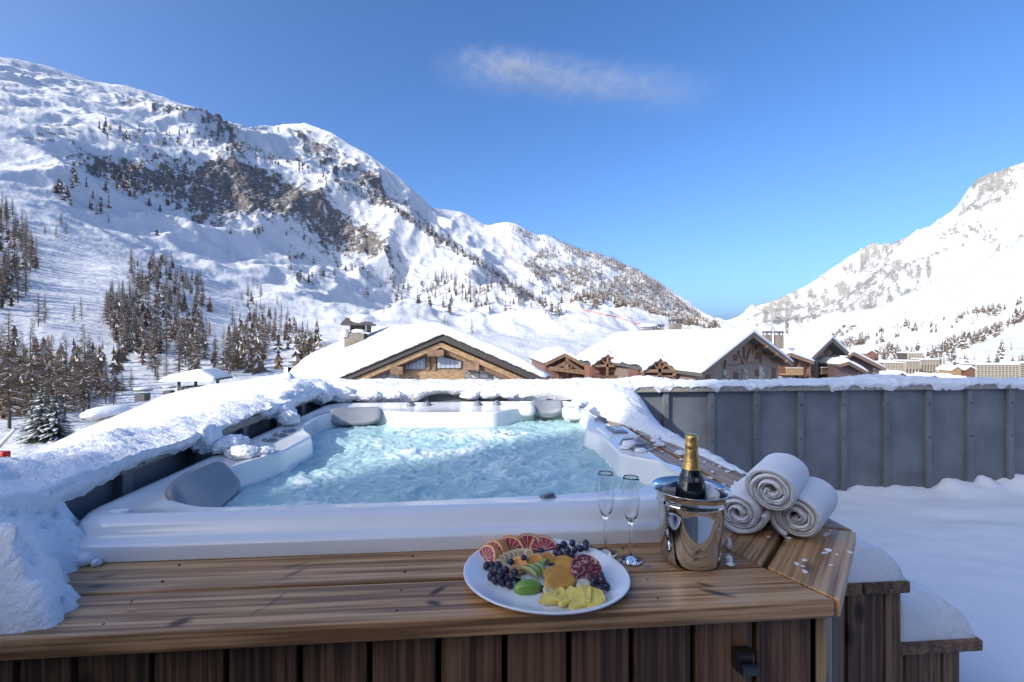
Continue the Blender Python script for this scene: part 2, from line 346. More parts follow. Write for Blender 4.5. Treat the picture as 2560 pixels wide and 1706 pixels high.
me.loops.add(F4.size); me.loops.foreach_set('vertex_index', F4.ravel().astype(np.int32))
me.polygons.add(len(F4)); me.polygons.foreach_set('loop_start', np.arange(0, F4.size, 4, dtype=np.int32))
try: me.polygons.foreach_set('loop_total', np.full(len(F4), 4, np.int32))
except Exception: pass
me.update(calc_edges=True); me.validate()
at_ = me.attributes.new('rock', 'FLOAT', 'POINT'); at_.data.foreach_set('value', ROCK.ravel().astype(np.float32))
me.polygons.foreach_set('use_smooth', np.ones(len(me.polygons), bool))
m, nt, b = new_mat('mountain_snow_and_rock')
an = nt.nodes.new('ShaderNodeAttribute'); an.attribute_name = 'rock'
vo = coords(nt, (1, 1, 2.4), rnd=False)
n1 = noise(nt, vo, .16, 7, .68); n2 = noise(nt, vo, .02, 5, .6); n3 = noise(nt, vo, .035, 4, .6)
rockf = ramp(nt, math_(nt, 'ADD', an.outputs['Fac'], math_(nt, 'MULTIPLY', math_(nt, 'SUBTRACT', n1, .5), 2.6)), [(.42, (0, 0, 0)), (.58, (1, 1, 1))])
rc = mixc(nt, ramp(nt, n3, [(.42, (0, 0, 0)), (.62, (1, 1, 1))]), (.15, .14, .135), (.26, .20, .14))
rc = mixc(nt, n1, rc, (.11, .107, .11))
gx_ = nt.nodes.new('ShaderNodeNewGeometry'); sp_ = nt.nodes.new('ShaderNodeSeparateXYZ'); nt.links.new(gx_.outputs['Position'], sp_.inputs[0]); mr_ = nt.nodes.new('ShaderNodeMapRange'); mr_.inputs[1].default_value = 600; mr_.inputs[2].default_value = 1300; nt.links.new(sp_.outputs[0], mr_.inputs[0])
rc = mixc(nt, mr_.outputs[0], rc, mixc(nt, n3, (.20, .195, .19), (.33, .315, .29)))      # the right hand massif is pale limestone
scn = ramp(nt, n2, [(.3, (.57, .585, .61)), (.7, (.65, .66, .68))])
nt.links.new(mixc(nt, rockf, scn, rc), b.inputs['Base Color'])
b.inputs['Roughness'].default_value = .75; b.inputs['Specular IOR Level'].default_value = .15
bump(nt, b, math_(nt, 'ADD', n1, math_(nt, 'MULTIPLY', n2, 2)), .5, 3.0)
me.materials.append(m)
mt = bpy.data.objects.new('mountains', me); COL.objects.link(mt); tag(mt, kind='structure')
def ground_at(px, py, dmin=0):
    """point of the terrain that shows at photo position px, py"""
    j = int(round((px-PX[0])/4)); j = min(max(j, 0), NCX-1)
    col = TYf[:, j]; ok = np.where((col <= py) & (TD[:, j] > dmin))[0]
    if len(ok) == 0: return None
    i = ok[0]; return Vector((WX[i, j], WY[i, j], WZ2[i, j])), TD[i, j]
# the valley floor behind and below the camera
g = MB(); R_ = 3000
g.add([(-R_, -R_, -13.2), (R_, -R_, -13.2), (R_, 40, -13.2), (-R_, 40, -13.2)], [(0, 1, 2, 3)])
tag(g.obj('snow_ground', M['snow_far']), kind='structure')
# ------------------------------------------------------------------ terrace, parapets, buildings added behind
DZ = .80                      # deck top
g = MB(); g.box((-1.66, -2.45, -13.5), (14, 4.3, -.14)); tag(g.obj('terrace_block', plain('render_wall', (.42, .39, .35), .85)), kind='structure')
nx, ny = 260, 170
X, Y = np.meshgrid(np.linspace(.6, 13.8, nx), np.linspace(-2.4, 3.99, ny))
Z = -.03+.05*(fbm(X*.5, Y*.6, 3, 2)-.5)+.055*(fbm(X*1.6+Y*1.2, Y*4.4, 5, 8, .6)-.5)*sstep(1.4, 3.0, Y)+.008*(fbm(X*9+Y*3, Y*12, 3, 12)-.5)
Z += .06*sstep(3.74, 3.98, Y)*(fbm(X*2.6, Y*0+3, 3, 33))**2*3+.05*sstep(3.85, 3.98, Y)*sstep(.5, .75, fbm(X*6, Y*3, 3, 35))
Z -= .03*np.exp(-((Y-3.25-.1*np.sin(X*2))/.12)**2)*(fbm(X*3, Y*2, 3, 3))
V = np.stack([X, Y, Z], -1).reshape(-1, 3)
tag(mesh_obj('terrace_snow', V, grid_faces(ny, nx), M['snow'], smooth=True), kind='structure')

def parapet(name, label, p0, ux, n0, n1, x0, step, length, facing, off):
    """zinc clad parapet: local x along the wall, local y towards its outer side"""
    r = empty(name, p0, math.atan2(ux[1], ux[0]))
    tag(r, label, 'wall', 'zinc clad parapet walls of the terrace')
    for i in range(n0, n1):
        a = x0+i*step
        if a > length: break
        rnd = random.Random(i*7+3)
        rbox('panel', (step-.008, .012, .99), M['zinc'], (a+step/2, .012+rnd.uniform(-.002, .002), .44), r, .002, (rnd.uniform(-.004, .004), 0, rnd.uniform(-.004, .004)))
        bt = rbox('batten', (.052, .034, 1.0), M['zinc'], (a, -.012, .432), r, .003)
        for z in (.37, .06):
            bo = MB(); bo.lathe([(0, .0), (.007, .0), (.009, -.004), (.009, -.008)], 10, (0, -.0175, z), 0, Matrix.Rotation(-math.pi/2, 3, 'X').to_4x4())
            bo.obj('bolt', M['zinc'], bt, True)
    g = MB(); g.box((-.34, .024, -.14), (length, .30, .93)); g.obj('core', M['void'], r)
    c = rbox('coping', (length+.42, .37, .045), M['coping'], (length/2-.17, .13, .9575), r, .008)
    return r
back = parapet('parapet_wall', 'long dark zinc parapet with battens behind the tub and along the terrace', (-1.30, 3.98, 0), (1, 0), 0, 40, .021, .425, 14.6, 1, 0)
left = parapet('parapet_wall', 'zinc parapet close along the left side of the hot tub', (-1.30, -2.2, 0), (0, 1), 0, 15, .15, .425, 6.14, 1, 0)

# unseen house front added behind the camera for reflections, kept low for open sky
h = empty('house', (1, -2.6, -.2)); tag(h, 'low timber house front added unseen behind the viewer for its reflections', 'house')
hx0, hx1, hy0, hy1 = -5.0, 12.0, -5.0, .15
M['house_boards'] = wood_mat('house_boards', (.36, .235, .13), (.27, .165, .09), (.16, .095, .052), knots=False)
wall = MB(); wall.box((hx0, hy0, 0), (hx1, hy1, 2.5)); wl = wall.obj('wall', M['house_boards'], h)
M['window_glass'] = plain('window_glass', (.03, .04, .05), .05, var=0)
for x0 in (-3.2, -.6, 2.0, 4.8):
    fr = MB(); fr.box((x0, hy1+.002, .15), (x0+2.0, hy1+.06, 2.3)); f_ = fr.obj('window', M['clad'], h)
    for q in (0, 1):
        pn = MB(); pn.box((x0+.09+q*.93, hy1+.062, .25), (x0+.09+q*.93+.88, hy1+.075, 2.2)); pn.obj('pane', M['window_glass'], f_)
rf = MB(); rf.box((hx0-.2, hy0-.2, 2.502), (hx1+.2, hy1+.25, 2.7)); rf.obj('roof', M['clad'], h)
rs = MB(); rs.box((hx0-.15, hy0-.15, 2.702), (hx1+.15, hy1+.2, 2.95)); rs.obj('roof_snow', M['snow'], h)
# tall tower added out of view to throw its shadow over the terrace
TQ0, TQ1, TDI = -2.1, 4.6, 21.0
fx, fy = .82, .572
def tq(q, t): return (fy*q-fx*t, -fx*q-fy*t)
tw = empty('shade_tower', (*tq((TQ0+TQ1)/2, TDI+3), -13.5), math.atan2(fy, fx)); tag(tw, 'tall timber tower added out of view to cast shade over the terrace', 'shade tower')
g = MB(); g.box((-3, -(TQ1-TQ0)/2, 0), (3, (TQ1-TQ0)/2, 36.0)); g.obj('wall', M['house_boards'], tw)
for zi in range(9):
    for yi in (-2.2, 0, 2.2):
        g = MB(); g.box((3.002, yi-.5, 4+zi*3.6), (3.06, yi+.5, 5.6+zi*3.6)); f_ = g.obj('window', M['clad'], tw)
        g = MB(); g.box((3.062, yi-.42, 4.08+zi*3.6), (3.075, yi+.42, 5.52+zi*3.6)); g.obj('pane', M['window_glass'], f_)
g = MB(); g.prism([(-3.4, -(TQ1-TQ0)/2, 36.002), (3.4, -(TQ1-TQ0)/2, 36.002), (0, -(TQ1-TQ0)/2, 38.5)], (0, TQ1-TQ0, 0)); g.obj('roof', M['snow_far'], tw)

# ------------------------------------------------------------------ snow on the parapets
def strip_snow(name, label, s0, s1, n, prof, place, seed, rough=.02, freq=14):
    """prof(s, t) -> (across, height) with t in 0..1 over the strip; place(s, a, z) -> world"""
    s = np.linspace(s0, s1, n); T = np.linspace(0, 1, 34)
    Sg, Tg = np.meshgrid(s, T, indexing='ij')
    A, Zz = prof(Sg, Tg)
    dn = (fbm(Sg*freq*.35, Tg*5, 3, seed)-.5)*1.3+(fbm(Sg*freq, Tg*14, 4, seed+5, .6)-.5)+np.abs(fbm(Sg*freq*2.2, Tg*26, 3, seed+9, .6)-.5)*.8
    amp = rough*np.sin(np.clip(Tg*1.25, 0, 1)*math.pi*.5+.25)
    ang = Tg*math.pi
    A2 = A-np.cos(ang)*dn*amp; Z2 = Zz+(.4+.6*np.sin(ang))*dn*amp
    P = place(Sg, A2, Z2)
    o = mesh_obj(name, np.stack(P, -1).reshape(-1, 3), grid_faces(n, len(T)), M['snow_rough'], smooth=True)
    return tag(o, label, 'snow', kind='stuff')
def back_prof(s, t):
    wl_ = 1-sstep(1.15, 1.5, s)
    hang = (.012+.07*sstep(.38, .62, fbm(s*2.3, s*0, 4, 3))+.02)*wl_ + (1-wl_)*(.05*sstep(.40, .68, fbm(s*6, s*0+4, 5, 6, .65)))+.018*(fbm(s*24, s*0+9, 4, 27, .6)-.5)
    hgt = .036+.02*(fbm(s*1.3, s*0+2, 3, 5)-.5)+.045*np.exp(-((s-1.62)/.22)**2)+.05*np.exp(-((s-4.0)/.4)**2)+.024*wl_
    t1 = np.clip(t/.32, 0, 1); t2 = np.clip((t-.32)/.68, 0, 1)
    a = -.008-.022*np.sin(t1*math.pi*.8)*(.4+wl_) + .40*t2
    z = .98-hang*(1-t1) + (t1*.30+.70*np.sin(np.clip(t2, 0, 1)*math.pi)**.7*(t2 > 0))*hgt
    z = np.where(t2 > 0, .98+hgt*(.30+.70*np.sin(np.clip(t2*1.05, 0, 1)*math.pi*.5)**.8)*(1-sstep(.72, 1, t2))-.02*sstep(.8, 1, t2), z)
    return a, z
strip_snow('snow', 'ridge of snow along the coping of the long back parapet', -1.55, 13.2, 900, back_prof, lambda s, a, z: (s, 3.93+a, z), 21, .034, 14)
def left_prof(s, t):
    end = sstep(4.2, 3.6, s)
    hang = .02+.05*sstep(.35, .65, fbm(s*3.1, s*0+7, 4, 13))+.03*sstep(1.9, 1.4, s)-.09*np.exp(-((s-2.63)/.22)**2)+.035*(fbm(s*22, s*0+1, 4, 17, .6)-.45)
    hgt = .065+.03*(fbm(s*1.7, s*0+5, 3, 15)-.5)+.03*np.exp(-((s-3.75)/.3)**2)
    t1 = np.clip(t/.35, 0, 1); t2 = np.clip((t-.35)/.65, 0, 1)
    a = -.012-.03*np.sin(t1*math.pi*.75)+.65*t2
    z = np.where(t2 > 0, .98+hgt*(.42+.58*np.sin(np.clip(t2*2.4, 0, 1)*math.pi*.5))-.20*sstep(.3, 1, t2), .98-hang*(1-t1)+t1*.42*hgt)
    return a, z
strip_snow('snow', 'thick bank of snow along the top of the left parapet beside the tub', .55, 4.15, 420, left_prof, lambda s, a, z: (-1.245-a, s, z), 44, .038, 12)

def field_snow(name, label, xr, yr, fn, base, step=.011, thick=.0):
    xs = np.arange(xr[0], xr[1], step); ys = np.arange(yr[0], yr[1], step)
    Xg, Yg = np.meshgrid(xs, ys); H = fn(Xg, Yg)
    Zg = base+np.maximum(H, -.012)
    Fq = grid_faces(len(ys), len(xs)); keep = (H.ravel()[Fq] > 0).any(1)
    Fq = Fq[keep]; used = np.unique(Fq); mp = np.full(H.size, -1); mp[used] = np.arange(len(used))
    P = np.stack([Xg, Yg, Zg], -1).reshape(-1, 3)[used]
    return tag(mesh_obj(name, P, mp[Fq], M['snow_rough'], smooth=True), label, 'snow', kind='stuff')
def pile(X, Y):
    ed = np.interp(Y, [.5, .98, 1.05, 1.156, 1.243, 1.404, 1.5, 1.62], [-.95, -.93, -.915, -.955, -1.04, -1.12, -1.2, -1.36])
    ed = ed+.09*(fbm(X*7, Y*7, 4, 5, .6)-.5)+.05*(fbm(X*26, Y*26, 3, 8)-.5)
    e = np.minimum(ed-X, (Y-1.022-.03*fbm(X*9, X*0, 3, 4))*1.0)
    h_ = np.where(e > 0, .36*(1-np.exp(-e/.34))+.022*(1-np.exp(-e/.012)), e)
    lum = .13*(fbm(X*5, Y*5, 6, 66, .62)-.45)+.10*np.abs(fbm(X*13, Y*13, 5, 67, .65)-.5)+.02*(fbm(X*45, Y*45, 3, 68, .6)-.5)
    return np.where(e > 0, h_+lum*sstep(0, .12, e)+.012, e)*np.where(Y < 1.02, 1, 1)
field_snow('snow', 'heap of crumbled snow spilling onto the left end of the deck', (-2.3, -.8), (.97, 1.60), pile, DZ, .010)
def pile2(X, Y):
    edge_in = np.interp(Y, [1.9, 2.3, 2.7, 3.1, 3.35, 3.6, 3.85], [1.23, 1.175, 1.13, 1.08, 1.0, .9, .80])+.07*(fbm(X*9, Y*9, 4, 71, .6)-.5)
    edge_out = np.interp(Y, [1.9, 2.3, 3.0, 3.4, 3.97], [1.235, 1.25, 1.27, 1.36, 1.52])
    e = np.minimum(X-edge_in, edge_out-X)
    top = np.interp(Y, [1.9, 2.6, 3.0, 3.3, 3.6, 3.97], [.015, .03, .05, .10, .18, .24])
    return np.where(e > 0, top*(1-np.exp(-e/np.interp(Y, [2, 3, 3.9], [.03, .05, .12])))+.025*(fbm(X*14, Y*14, 4, 72, .6)-.4)+.004, e)*sstep(1.85, 2.1, Y)-(Y < 1.95)*.01
field_snow('snow', 'sunlit wedge of snow in the back right corner, trailing along the right deck edge', (.72, 1.6), (1.9, 3.975), pile2, DZ, .011)

def blob_mesh(mb, c, r, seed, rough=.25, sub=4):
    bm = bmesh.new(); bmesh.ops.create_icosphere(bm, subdivisions=sub, radius=1)
    P = np.array([v.co[:] for v in bm.verts]); Fc = [tuple(v.index for v in f.verts) for f in bm.faces]; bm.free()
    n = fbm(P[:, 0]*2.3+P[:, 2]*1.7+seed, P[:, 1]*2.3-P[:, 2]*1.1+seed*.7, 5, seed, .62)-.5
    n += .5*(np.abs(fbm(P[:, 0]*6+P[:, 2]*4, P[:, 1]*6-P[:, 2]*3, 3, seed+3, .6)-.5)*2-.4)
    P = P*(1+rough*2*n)[:, None]*np.array(r)+np.array(c)
    mb.add(P.tolist(), Fc)
def lumps(name, label, lst, rough=.28, sub=4):
    mb = MB()
    for i, (c, r) in enumerate(lst): blob_mesh(mb, c, r, int(c[0]*100+c[1]*37)+i, rough, sub)
    return tag(mb.obj(name, M['snow_rough'], smooth=True), label, 'snow', kind='stuff')
lumps('snow', 'tumbled snow chunks in the back left corner of the parapets', [((-1.36, 3.55, 1.0), (.15, .22, .085)), ((-1.24, 3.72, .975), (.11, .12, .085)), ((-1.32, 3.25, .995), (.12, .2, .06)), ((-1.12, 3.84, .955), (.16, .08, .07)), ((-.92, 3.88, .94), (.16, .06, .055)), ((-.72, 3.9, .94), (.12, .045, .045)), ((-1.5, 3.8, 1.0), (.25, .3, .085))], .3)
lumps('snow', 'snow clods slid from the left parapet onto the tub rim', [((-1.15, 2.22, .925), (.075, .11, .04)), ((-1.22, 2.17, .96), (.05, .09, .06)), ((-1.04, 2.14, .905), (.075, .06, .03)), ((-.97, 2.17, .9), (.05, .05, .02)), ((-1.2, 2.95, .95), (.07, .11, .05)), ((-1.26, 2.85, .98), (.06, .11, .05)), ((-1.13, 2.86, .93), (.06, .07, .045))], .33)
lumps('snow', 'small clods of snow lying between the back parapet and the tub', [((-.05, 3.91, .93), (.09, .05, .04)), ((.12, 3.92, .935), (.10, .05, .045)), ((.28, 3.91, .925), (.09, .05, .035)), ((.42, 3.92, .92), (.1, .04, .03))], .35, 3)
lumps('snow', 'crumbs of snow on the back right corner of the tub rim', [((.80, 3.42, .91), (.05, .06, .028)), ((.77, 3.36, .925), (.03, .03, .022)), ((.83, 3.5, .91), (.05, .05, .025))], .3, 3)
lumps('snow', 'crust of snow clinging to the front left corner of the tub', [((-1.15, 1.50, .875), (.022, .05, .016)), ((-1.16, 1.58, .88), (.018, .05, .014)), ((-1.08, 1.475, .892), (.03, .016, .008)), ((-1.12, 1.42, .84), (.035, .03, .02)), ((-1.09, 1.36, .815), (.03, .025, .018))], .3, 3)
cr = []
for i in range(46):
    y = rng.uniform(1.6, 3.3); cr.append(((rng.uniform(1.02, 1.2) if i % 3 else rng.uniform(.93, 1.2), y, DZ+.003), tuple(rng.uniform(.005, .016, 2))+(rng.uniform(.003, .008),)))
for (x_, y_) in ((1.06, 2.62), (1.1, 2.72), (1.05, 2.53), (1.08, 2.33)): cr.append(((x_, y_, DZ+.01), (.035, .03, .016)))
lumps('snow', 'scattered crumbs of snow on the right deck boards', cr, .3, 2)
cr = [((rng.uniform(.86, 1.14), rng.uniform(1.13, 1.36), DZ+.002), tuple(rng.uniform(.003, .012, 2))+(rng.uniform(.002, .004),)) for i in range(13)]
cr += [((-1.07, 1.335, .813), (.03, .022, .02)), ((-1.03, 1.325, .808), (.014, .014, .012))]
lumps('snow', 'frost crumbs around the towels on the chamfered deck corner', cr, .3, 2)
# ------------------------------------------------------------------ deck surround of the tub
YF, XR_ = 1.012, 1.212                     # front and right edges of the deck
sur = empty('tub_surround', (0, 1.05, 0)); tag(sur, 'brown timber surround with plank top and vertical board cladding around the hot tub', 'deck')
def plank(poly, ang, z0, z1, mat, name='plank', parent=sur, bev=.004):
    """plan polygon -> bevelled board whose local x runs along angle ang"""
    c = sum((Vector((x, y, 0)) for x, y in poly), Vector())/len(poly)
    Rm = Matrix.Rotation(-ang, 3, 'Z'); bm = bmesh.new(); zc = (z0+z1)/2
    lo = [bm.verts.new((Rm @ (Vector((x, y, 0))-c))+Vector((0, 0, z0-zc))) for x, y in poly]
    hi = [bm.verts.new((Rm @ (Vector((x, y, 0))-c))+Vector((0, 0, z1-zc))) for x, y in poly]
    n = len(poly); bm.faces.new(lo[::-1]); bm.faces.new(hi)
    for i in range(n): bm.faces.new((lo[i], lo[(i+1) % n], hi[(i+1) % n], hi[i]))
    bmesh.ops.recalc_face_normals(bm, faces=bm.faces)
    bmesh.ops.bevel(bm, geom=list(bm.edges), offset=bev, segments=2, profile=.5, affect='EDGES')
    o = bm_obj(name, bm, mat, parent, False); o.location = Vector((c.x, c.y, zc))-parent.location; o.rotation_euler = (0, 0, ang); return o
T22 = math.tan(math.radians(22.5)); q1, q2, gp = .168, .336, .014
cx_ = .852; R2 = math.sqrt(.5)
A0 = (cx_, YF); B0 = (XR_, YF+XR_-cx_)                      # chamfer ends
A1 = (cx_-q1*T22, YF+q1); B1 = (XR_-q1, B0[1]+q1*T22)
A2 = (cx_-q2*T22, YF+q2); B2 = (XR_-q2, B0[1]+q2*T22)
g2 = gp/2
plank([(-1.7, YF), (A0[0]-g2, YF), (A1[0]-g2, YF+q1-g2), (-1.7, YF+q1-g2)], 0, .757, DZ, M['deck'])
plank([(-1.7, YF+q1+g2), (A1[0]-g2, YF+q1+g2), (A2[0]-g2, YF+q2), (-1.7, YF+q2)], 0, .757, DZ-.002, M['deck'])
def sh(p, d): return (p[0]+d[0], p[1]+d[1])
n45 = (-R2*g2, R2*g2)
plank([sh(A0, (g2, 0)), sh(B0, (0, -g2)), sh(sh(B1, n45), (R2*gp, -R2*gp)), sh(sh(A1, n45), (R2*gp, -R2*gp))], math.pi/4, .757, DZ, M['deck'])
plank([sh(A1, (g2-R2*gp, R2*gp)), sh(B1, (-R2*gp, -g2+R2*gp*.5)), sh(B2, (0, -g2)), sh(A2, (g2, 0))], math.pi/4, .757, DZ-.002, M['deck'])
plank([sh(B0, (0, g2)), (XR_, 3.975), (XR_-q1+g2, 3.975), sh(B1, (g2, g2))], math.pi/2, .757, DZ, M['deck'])
plank([sh(B1, (-g2, g2)), (XR_-q1-g2, 3.975), (XR_-q2, 3.975), sh(B2, (0, g2))], math.pi/2, .757, DZ-.002, M['deck'])
# screw heads
scr = MB()
for x in np.arange(-.8, .85, .62):
    for y in (YF+.04, YF+.125, YF+.215, YF+.30): scr.lathe([(0, .0006), (.0028, .0006), (.0032, -.002)], 8, (x+random.uniform(-.01, .01), y-1.05, DZ))
scr.obj('screw_heads', M['void'], sur)['kind'] = 'stuff'
# vertical cladding, front, chamfer and right side
yc = YF+.045
xb = [-1.62, -1.425, -1.27, -1.13, -.985, -.836]
for px in (183, 376.5, 563, 747, 923.5, 1095.5, 1261.5, 1423, 1579, 1733, 1888, 2035):
    t = (px-1280)/1138; d = yc/(C_-t*S_); xb.append(d*(t*C_+S_))
xb = sorted(b for b in xb)
xb = [xb[i] for i in range(len(xb)) if i == 0 or xb[i]-xb[i-1] > .09]
for a, b in zip(xb[:-1], xb[1:]):
    rbox('board', (.80, b-a-.014, .022), M['clad'], ((a+b)/2, yc+.011-1.05+random.uniform(-.002, .002), .36), sur, .003, (math.pi/2, math.pi/2, 0))
cx0, cy0 = xb[-1]+.012, yc; chl = math.hypot(XR_-.04-cx0, 0)*1.41
nb = 3
for i in range(nb):
    m0 = (i+.5)/nb*(XR_-.045-cx0)
    rbox('board', (.80, (XR_-.045-cx0)*1.414/nb-.012, .022), M['lit_clad'] if i == 0 else M['clad'], (cx0+m0+.004, cy0+m0-1.05, .36), sur, .003, (math.pi/2, math.pi/2, math.pi/4))  # first board painted paler for the sky light on the chamfer
y0_ = cy0+(XR_-.045-cx0)
for i in range(15):
    rbox('board', (.80, .148, .022), M['clad'], (XR_-.056, y0_+.08+i*.16-1.05, .36), sur, .003, (math.pi/2, math.pi/2, math.pi/2))
g = MB(); g.prism([(-1.6, yc+.03-1.05, -.1), (cx0-.02, yc+.03-1.05, -.1), (XR_-.08, y0_+.02-1.05, -.1), (XR_-.08, 3.9-1.05, -.1), (-1.6, 3.9-1.05, -.1)], (0, 0, .7)); g.obj('core', M['void'], sur)
# black power socket on the cladding
p = at(1849, 1640, yc/(C_-.5*S_)); sk = empty('socket_box', (p.x, yc-.001, p.z)); tag(sk, 'black weatherproof socket box on the front cladding under the bucket', 'socket')
rbox('housing', (.044, .03, .05), M['dark_plastic'], (0, -.013, .002), sk, .006)
rbox('flap', (.040, .012, .026), plain('dark_blue_plastic', (.02, .026, .036), .3, var=0), (.003, -.034, -.010), sk, .003, (.25, 0, 0))

# ------------------------------------------------------------------ steps down to the terrace
st = empty('wooden_steps', (1.5, 1.55, 0)); tag(st, 'weathered wooden steps with snow on both treads beside the tub surround', 'steps')
def sp(name, size, loc, mat=M['step_wood'], rot=(0, 0, 0), bev=.005): return rbox(name, size, mat, (loc[0]-1.5, loc[1]-1.55, loc[2]), st, bev, rot)
YS = 1.535
for x0, x1 in ((1.225, 1.392), (1.398, 1.578)):                                   # upper tread: boards end on
    sp('tread', (1.02, x1-x0-.004, .042), ((x0+x1)/2, YS+.51, .512), rot=(0, 0, math.pi/2))
for x0, x1 in ((1.222, 1.335), (1.340, 1.485), (1.489, 1.555)) :
    sp('board', (.49, x1-x0-.006, .022), ((x0+x1)/2+.02, YS+.045, .245), rot=(math.pi/2, math.pi/2, 0))
for i in range(6): sp('board', (.49, .14, .02), (1.572, YS+.12+i*.15, .245), rot=(math.pi/2, math.pi/2, math.pi/2), bev=.003)
sp('tread', (1.02, .335, .042), (1.752, YS+.555, .252), rot=(0, 0, math.pi/2))
for x0, x1 in ((1.595, 1.640), (1.645, 1.795), (1.801, 1.875)): sp('board', (.24, x1-x0-.004, .022), ((x0+x1)/2, YS+.10, .11), rot=(math.pi/2, math.pi/2, 0))
for i in range(6): sp('board', (.24, .14, .02), (1.872, YS+.17+i*.15, .11), rot=(math.pi/2, math.pi/2, math.pi/2), bev=.003)
def cap_snow(name, label, x0, x1, y0, y1, z, hgt, dent, seed):
    n = 70; U, Vv = np.meshgrid(np.linspace(0, 1, n), np.linspace(0, 1, n))
    e = np.minimum(np.minimum(U*(x1-x0), (1-U)*(x1-x0)), np.minimum(Vv*(y1-y0), (1-Vv)*(y1-y0)))
    Xg = x0+U*(x1-x0); Yg = y0+Vv*(y1-y0)
    H = hgt*(1-np.exp(-e/.028))*(.62+.7*fbm(Xg*3.5, Yg*3.5, 3, seed))+.045*(fbm(Xg*8, Yg*8, 5, seed+1, .6)-.5)*sstep(0, .06, e)
    for (dx, dy, rx, ry, dp) in dent: H -= dp*np.exp(-(((Xg-dx)/rx)**2+((Yg-dy)/ry)**2)**3)
    Xg = Xg+.02*(fbm(Xg*9, Yg*9, 3, seed+4)-.5); 
    return tag(mesh_obj(name, np.stack([Xg, Yg, z+np.maximum(H, -.003)], -1).reshape(-1, 3), grid_faces(n, n), M['snow_rough'], smooth=True), label, 'snow', kind='stuff')
cap_snow('snow', 'cushion of snow with a footprint on the upper step', 1.215, 1.572, YS+.01, YS+.99, .533, .115, [(1.30, YS+.25, .13, .16, .09)], 3)
cap_snow('snow', 'thick cushion of snow on the lower step', 1.60, 1.91, YS+.06, YS+1.05, .273, .12, [(1.66, YS+.30, .035, .12, .05), (1.76, YS+.42, .03, .1, .03)], 9)

# ------------------------------------------------------------------ hot tub
tub = empty('hot_tub', (-.15, 2.45, DZ)); tag(tub, 'white acrylic hot tub with grey headrests and bubbling turquoise water', 'hot tub')
TC = Vector((-.15, 2.45)); NA = 900
TH = np.linspace(0, 2*math.pi, NA, endpoint=False)
def arc_rect(x0, x1, y0, y1, r, ins):
    x0 += ins; x1 -= ins; y0 += ins; y1 -= ins; pts = []
    for (cx, cy, rr, a0) in ((x1, y1, r[2], 0), (x0, y1, r[3], 90), (x0, y0, r[0], 180), (x1, y0, r[1], 270)):
        rr = max(rr-ins, .02); sx = 1 if a0 in (0, 270) else -1; sy = 1 if a0 in (0, 90) else -1
        for q in np.linspace(0, 90, 22): a = math.radians(a0+q); pts.append((cx-sx*rr+rr*math.cos(a), cy-sy*rr+rr*math.sin(a)))
    return np.array(pts)
def ray_poly(poly):
    P = np.asarray(poly)-np.array(TC[:]); Q = np.roll(P, -1, 0); R = np.full(NA, np.nan)
    for k_ in range(NA):
        dx, dy = math.cos(TH[k_]), math.sin(TH[k_]); e = Q-P
        den = dx*e[:, 1]-dy*e[:, 0]; den[np.abs(den) < 1e-12] = 1e-12
        t = (P[:, 0]*e[:, 1]-P[:, 1]*e[:, 0])/den; u_ = (P[:, 0]*dy-P[:, 1]*dx)/den
        ok = (t > 0) & (u_ >= -1e-9) & (u_ <= 1+1e-9); R[k_] = t[ok].min() if ok.any() else np.nan
    return R
OUT = lambda ins: ray_poly(arc_rect(-1.255, .88, 1.34, 3.86, (.20, .30, .24, .22), ins))
inner = [(-.85, 1.50), (-1.00, 1.58), (-1.05, 1.70), (-1.05, 1.84), (-.99, 1.98), (-.925, 2.15), (-.90, 2.20), (-.885, 2.55), (-.99, 2.72), (-1.05, 2.9), (-1.06, 3.15), (-.99, 3.37), (-.80, 3.42), (-.394, 3.25), (.15, 3.228), (.36, 3.45), (.52, 3.55), (.68, 3.50), (.76, 3.36), (.765, 3.05), (.635, 2.62), (.685, 2.44), (.675, 2.30), (.655, 2.0), (.84, 1.85), (.80, 1.71), (.60, 1.58), (.3, 1.53), (-.3, 1.50)]
RI = ray_poly(inner)
def sm(a, w_):
    kx = np.exp(-.5*(np.arange(-3*w_, 3*w_+1)/w_)**2); kx /= kx.sum(); return np.convolve(np.concatenate([a[-3*w_:], a, a[:3*w_]]), kx, 'valid')
RI = sm(RI, 4)
R_c = OUT(.105)
rings = []
for ins, z in ((0, 0), (0, .036), (.003, .043), (.011, .047), (.036, .049), (.044, .054), (.049, .064), (.056, .077), (.066, .086), (.080, .092), (.092, .0945)): rings.append((OUT(ins), np.full(NA, z)))
span = R_c-RI
dish = sstep(.05, .25, span)*.012
for q in np.linspace(0, 1, 14)[0:]:
    rr = R_c+(RI+.014-R_c)*q; rings.append((rr, .095-dish*np.sin(q*math.pi)-.004*q))
for q in np.linspace(.1, 1, 6): a = q*math.pi/2; rings.append((RI+.014-.014*math.sin(a), np.full(NA, .091-.014*(1-math.cos(a)))))
for dr, dz in ((.004, .06), (.010, .0), (.03, -.06), (.06, -.16), (.12, -.30), (.3, -.34)): rings.append((RI-dr, np.full(NA, dz)))
rings.append((RI*.02, np.full(NA, -.35)))
V = np.concatenate([np.stack([r*np.cos(TH), r*np.sin(TH), z], -1) for r, z in rings])
mesh_obj('shell', V, grid_faces(len(rings), NA, True)[:, ::-1], M['acrylic'], tub, smooth=True)
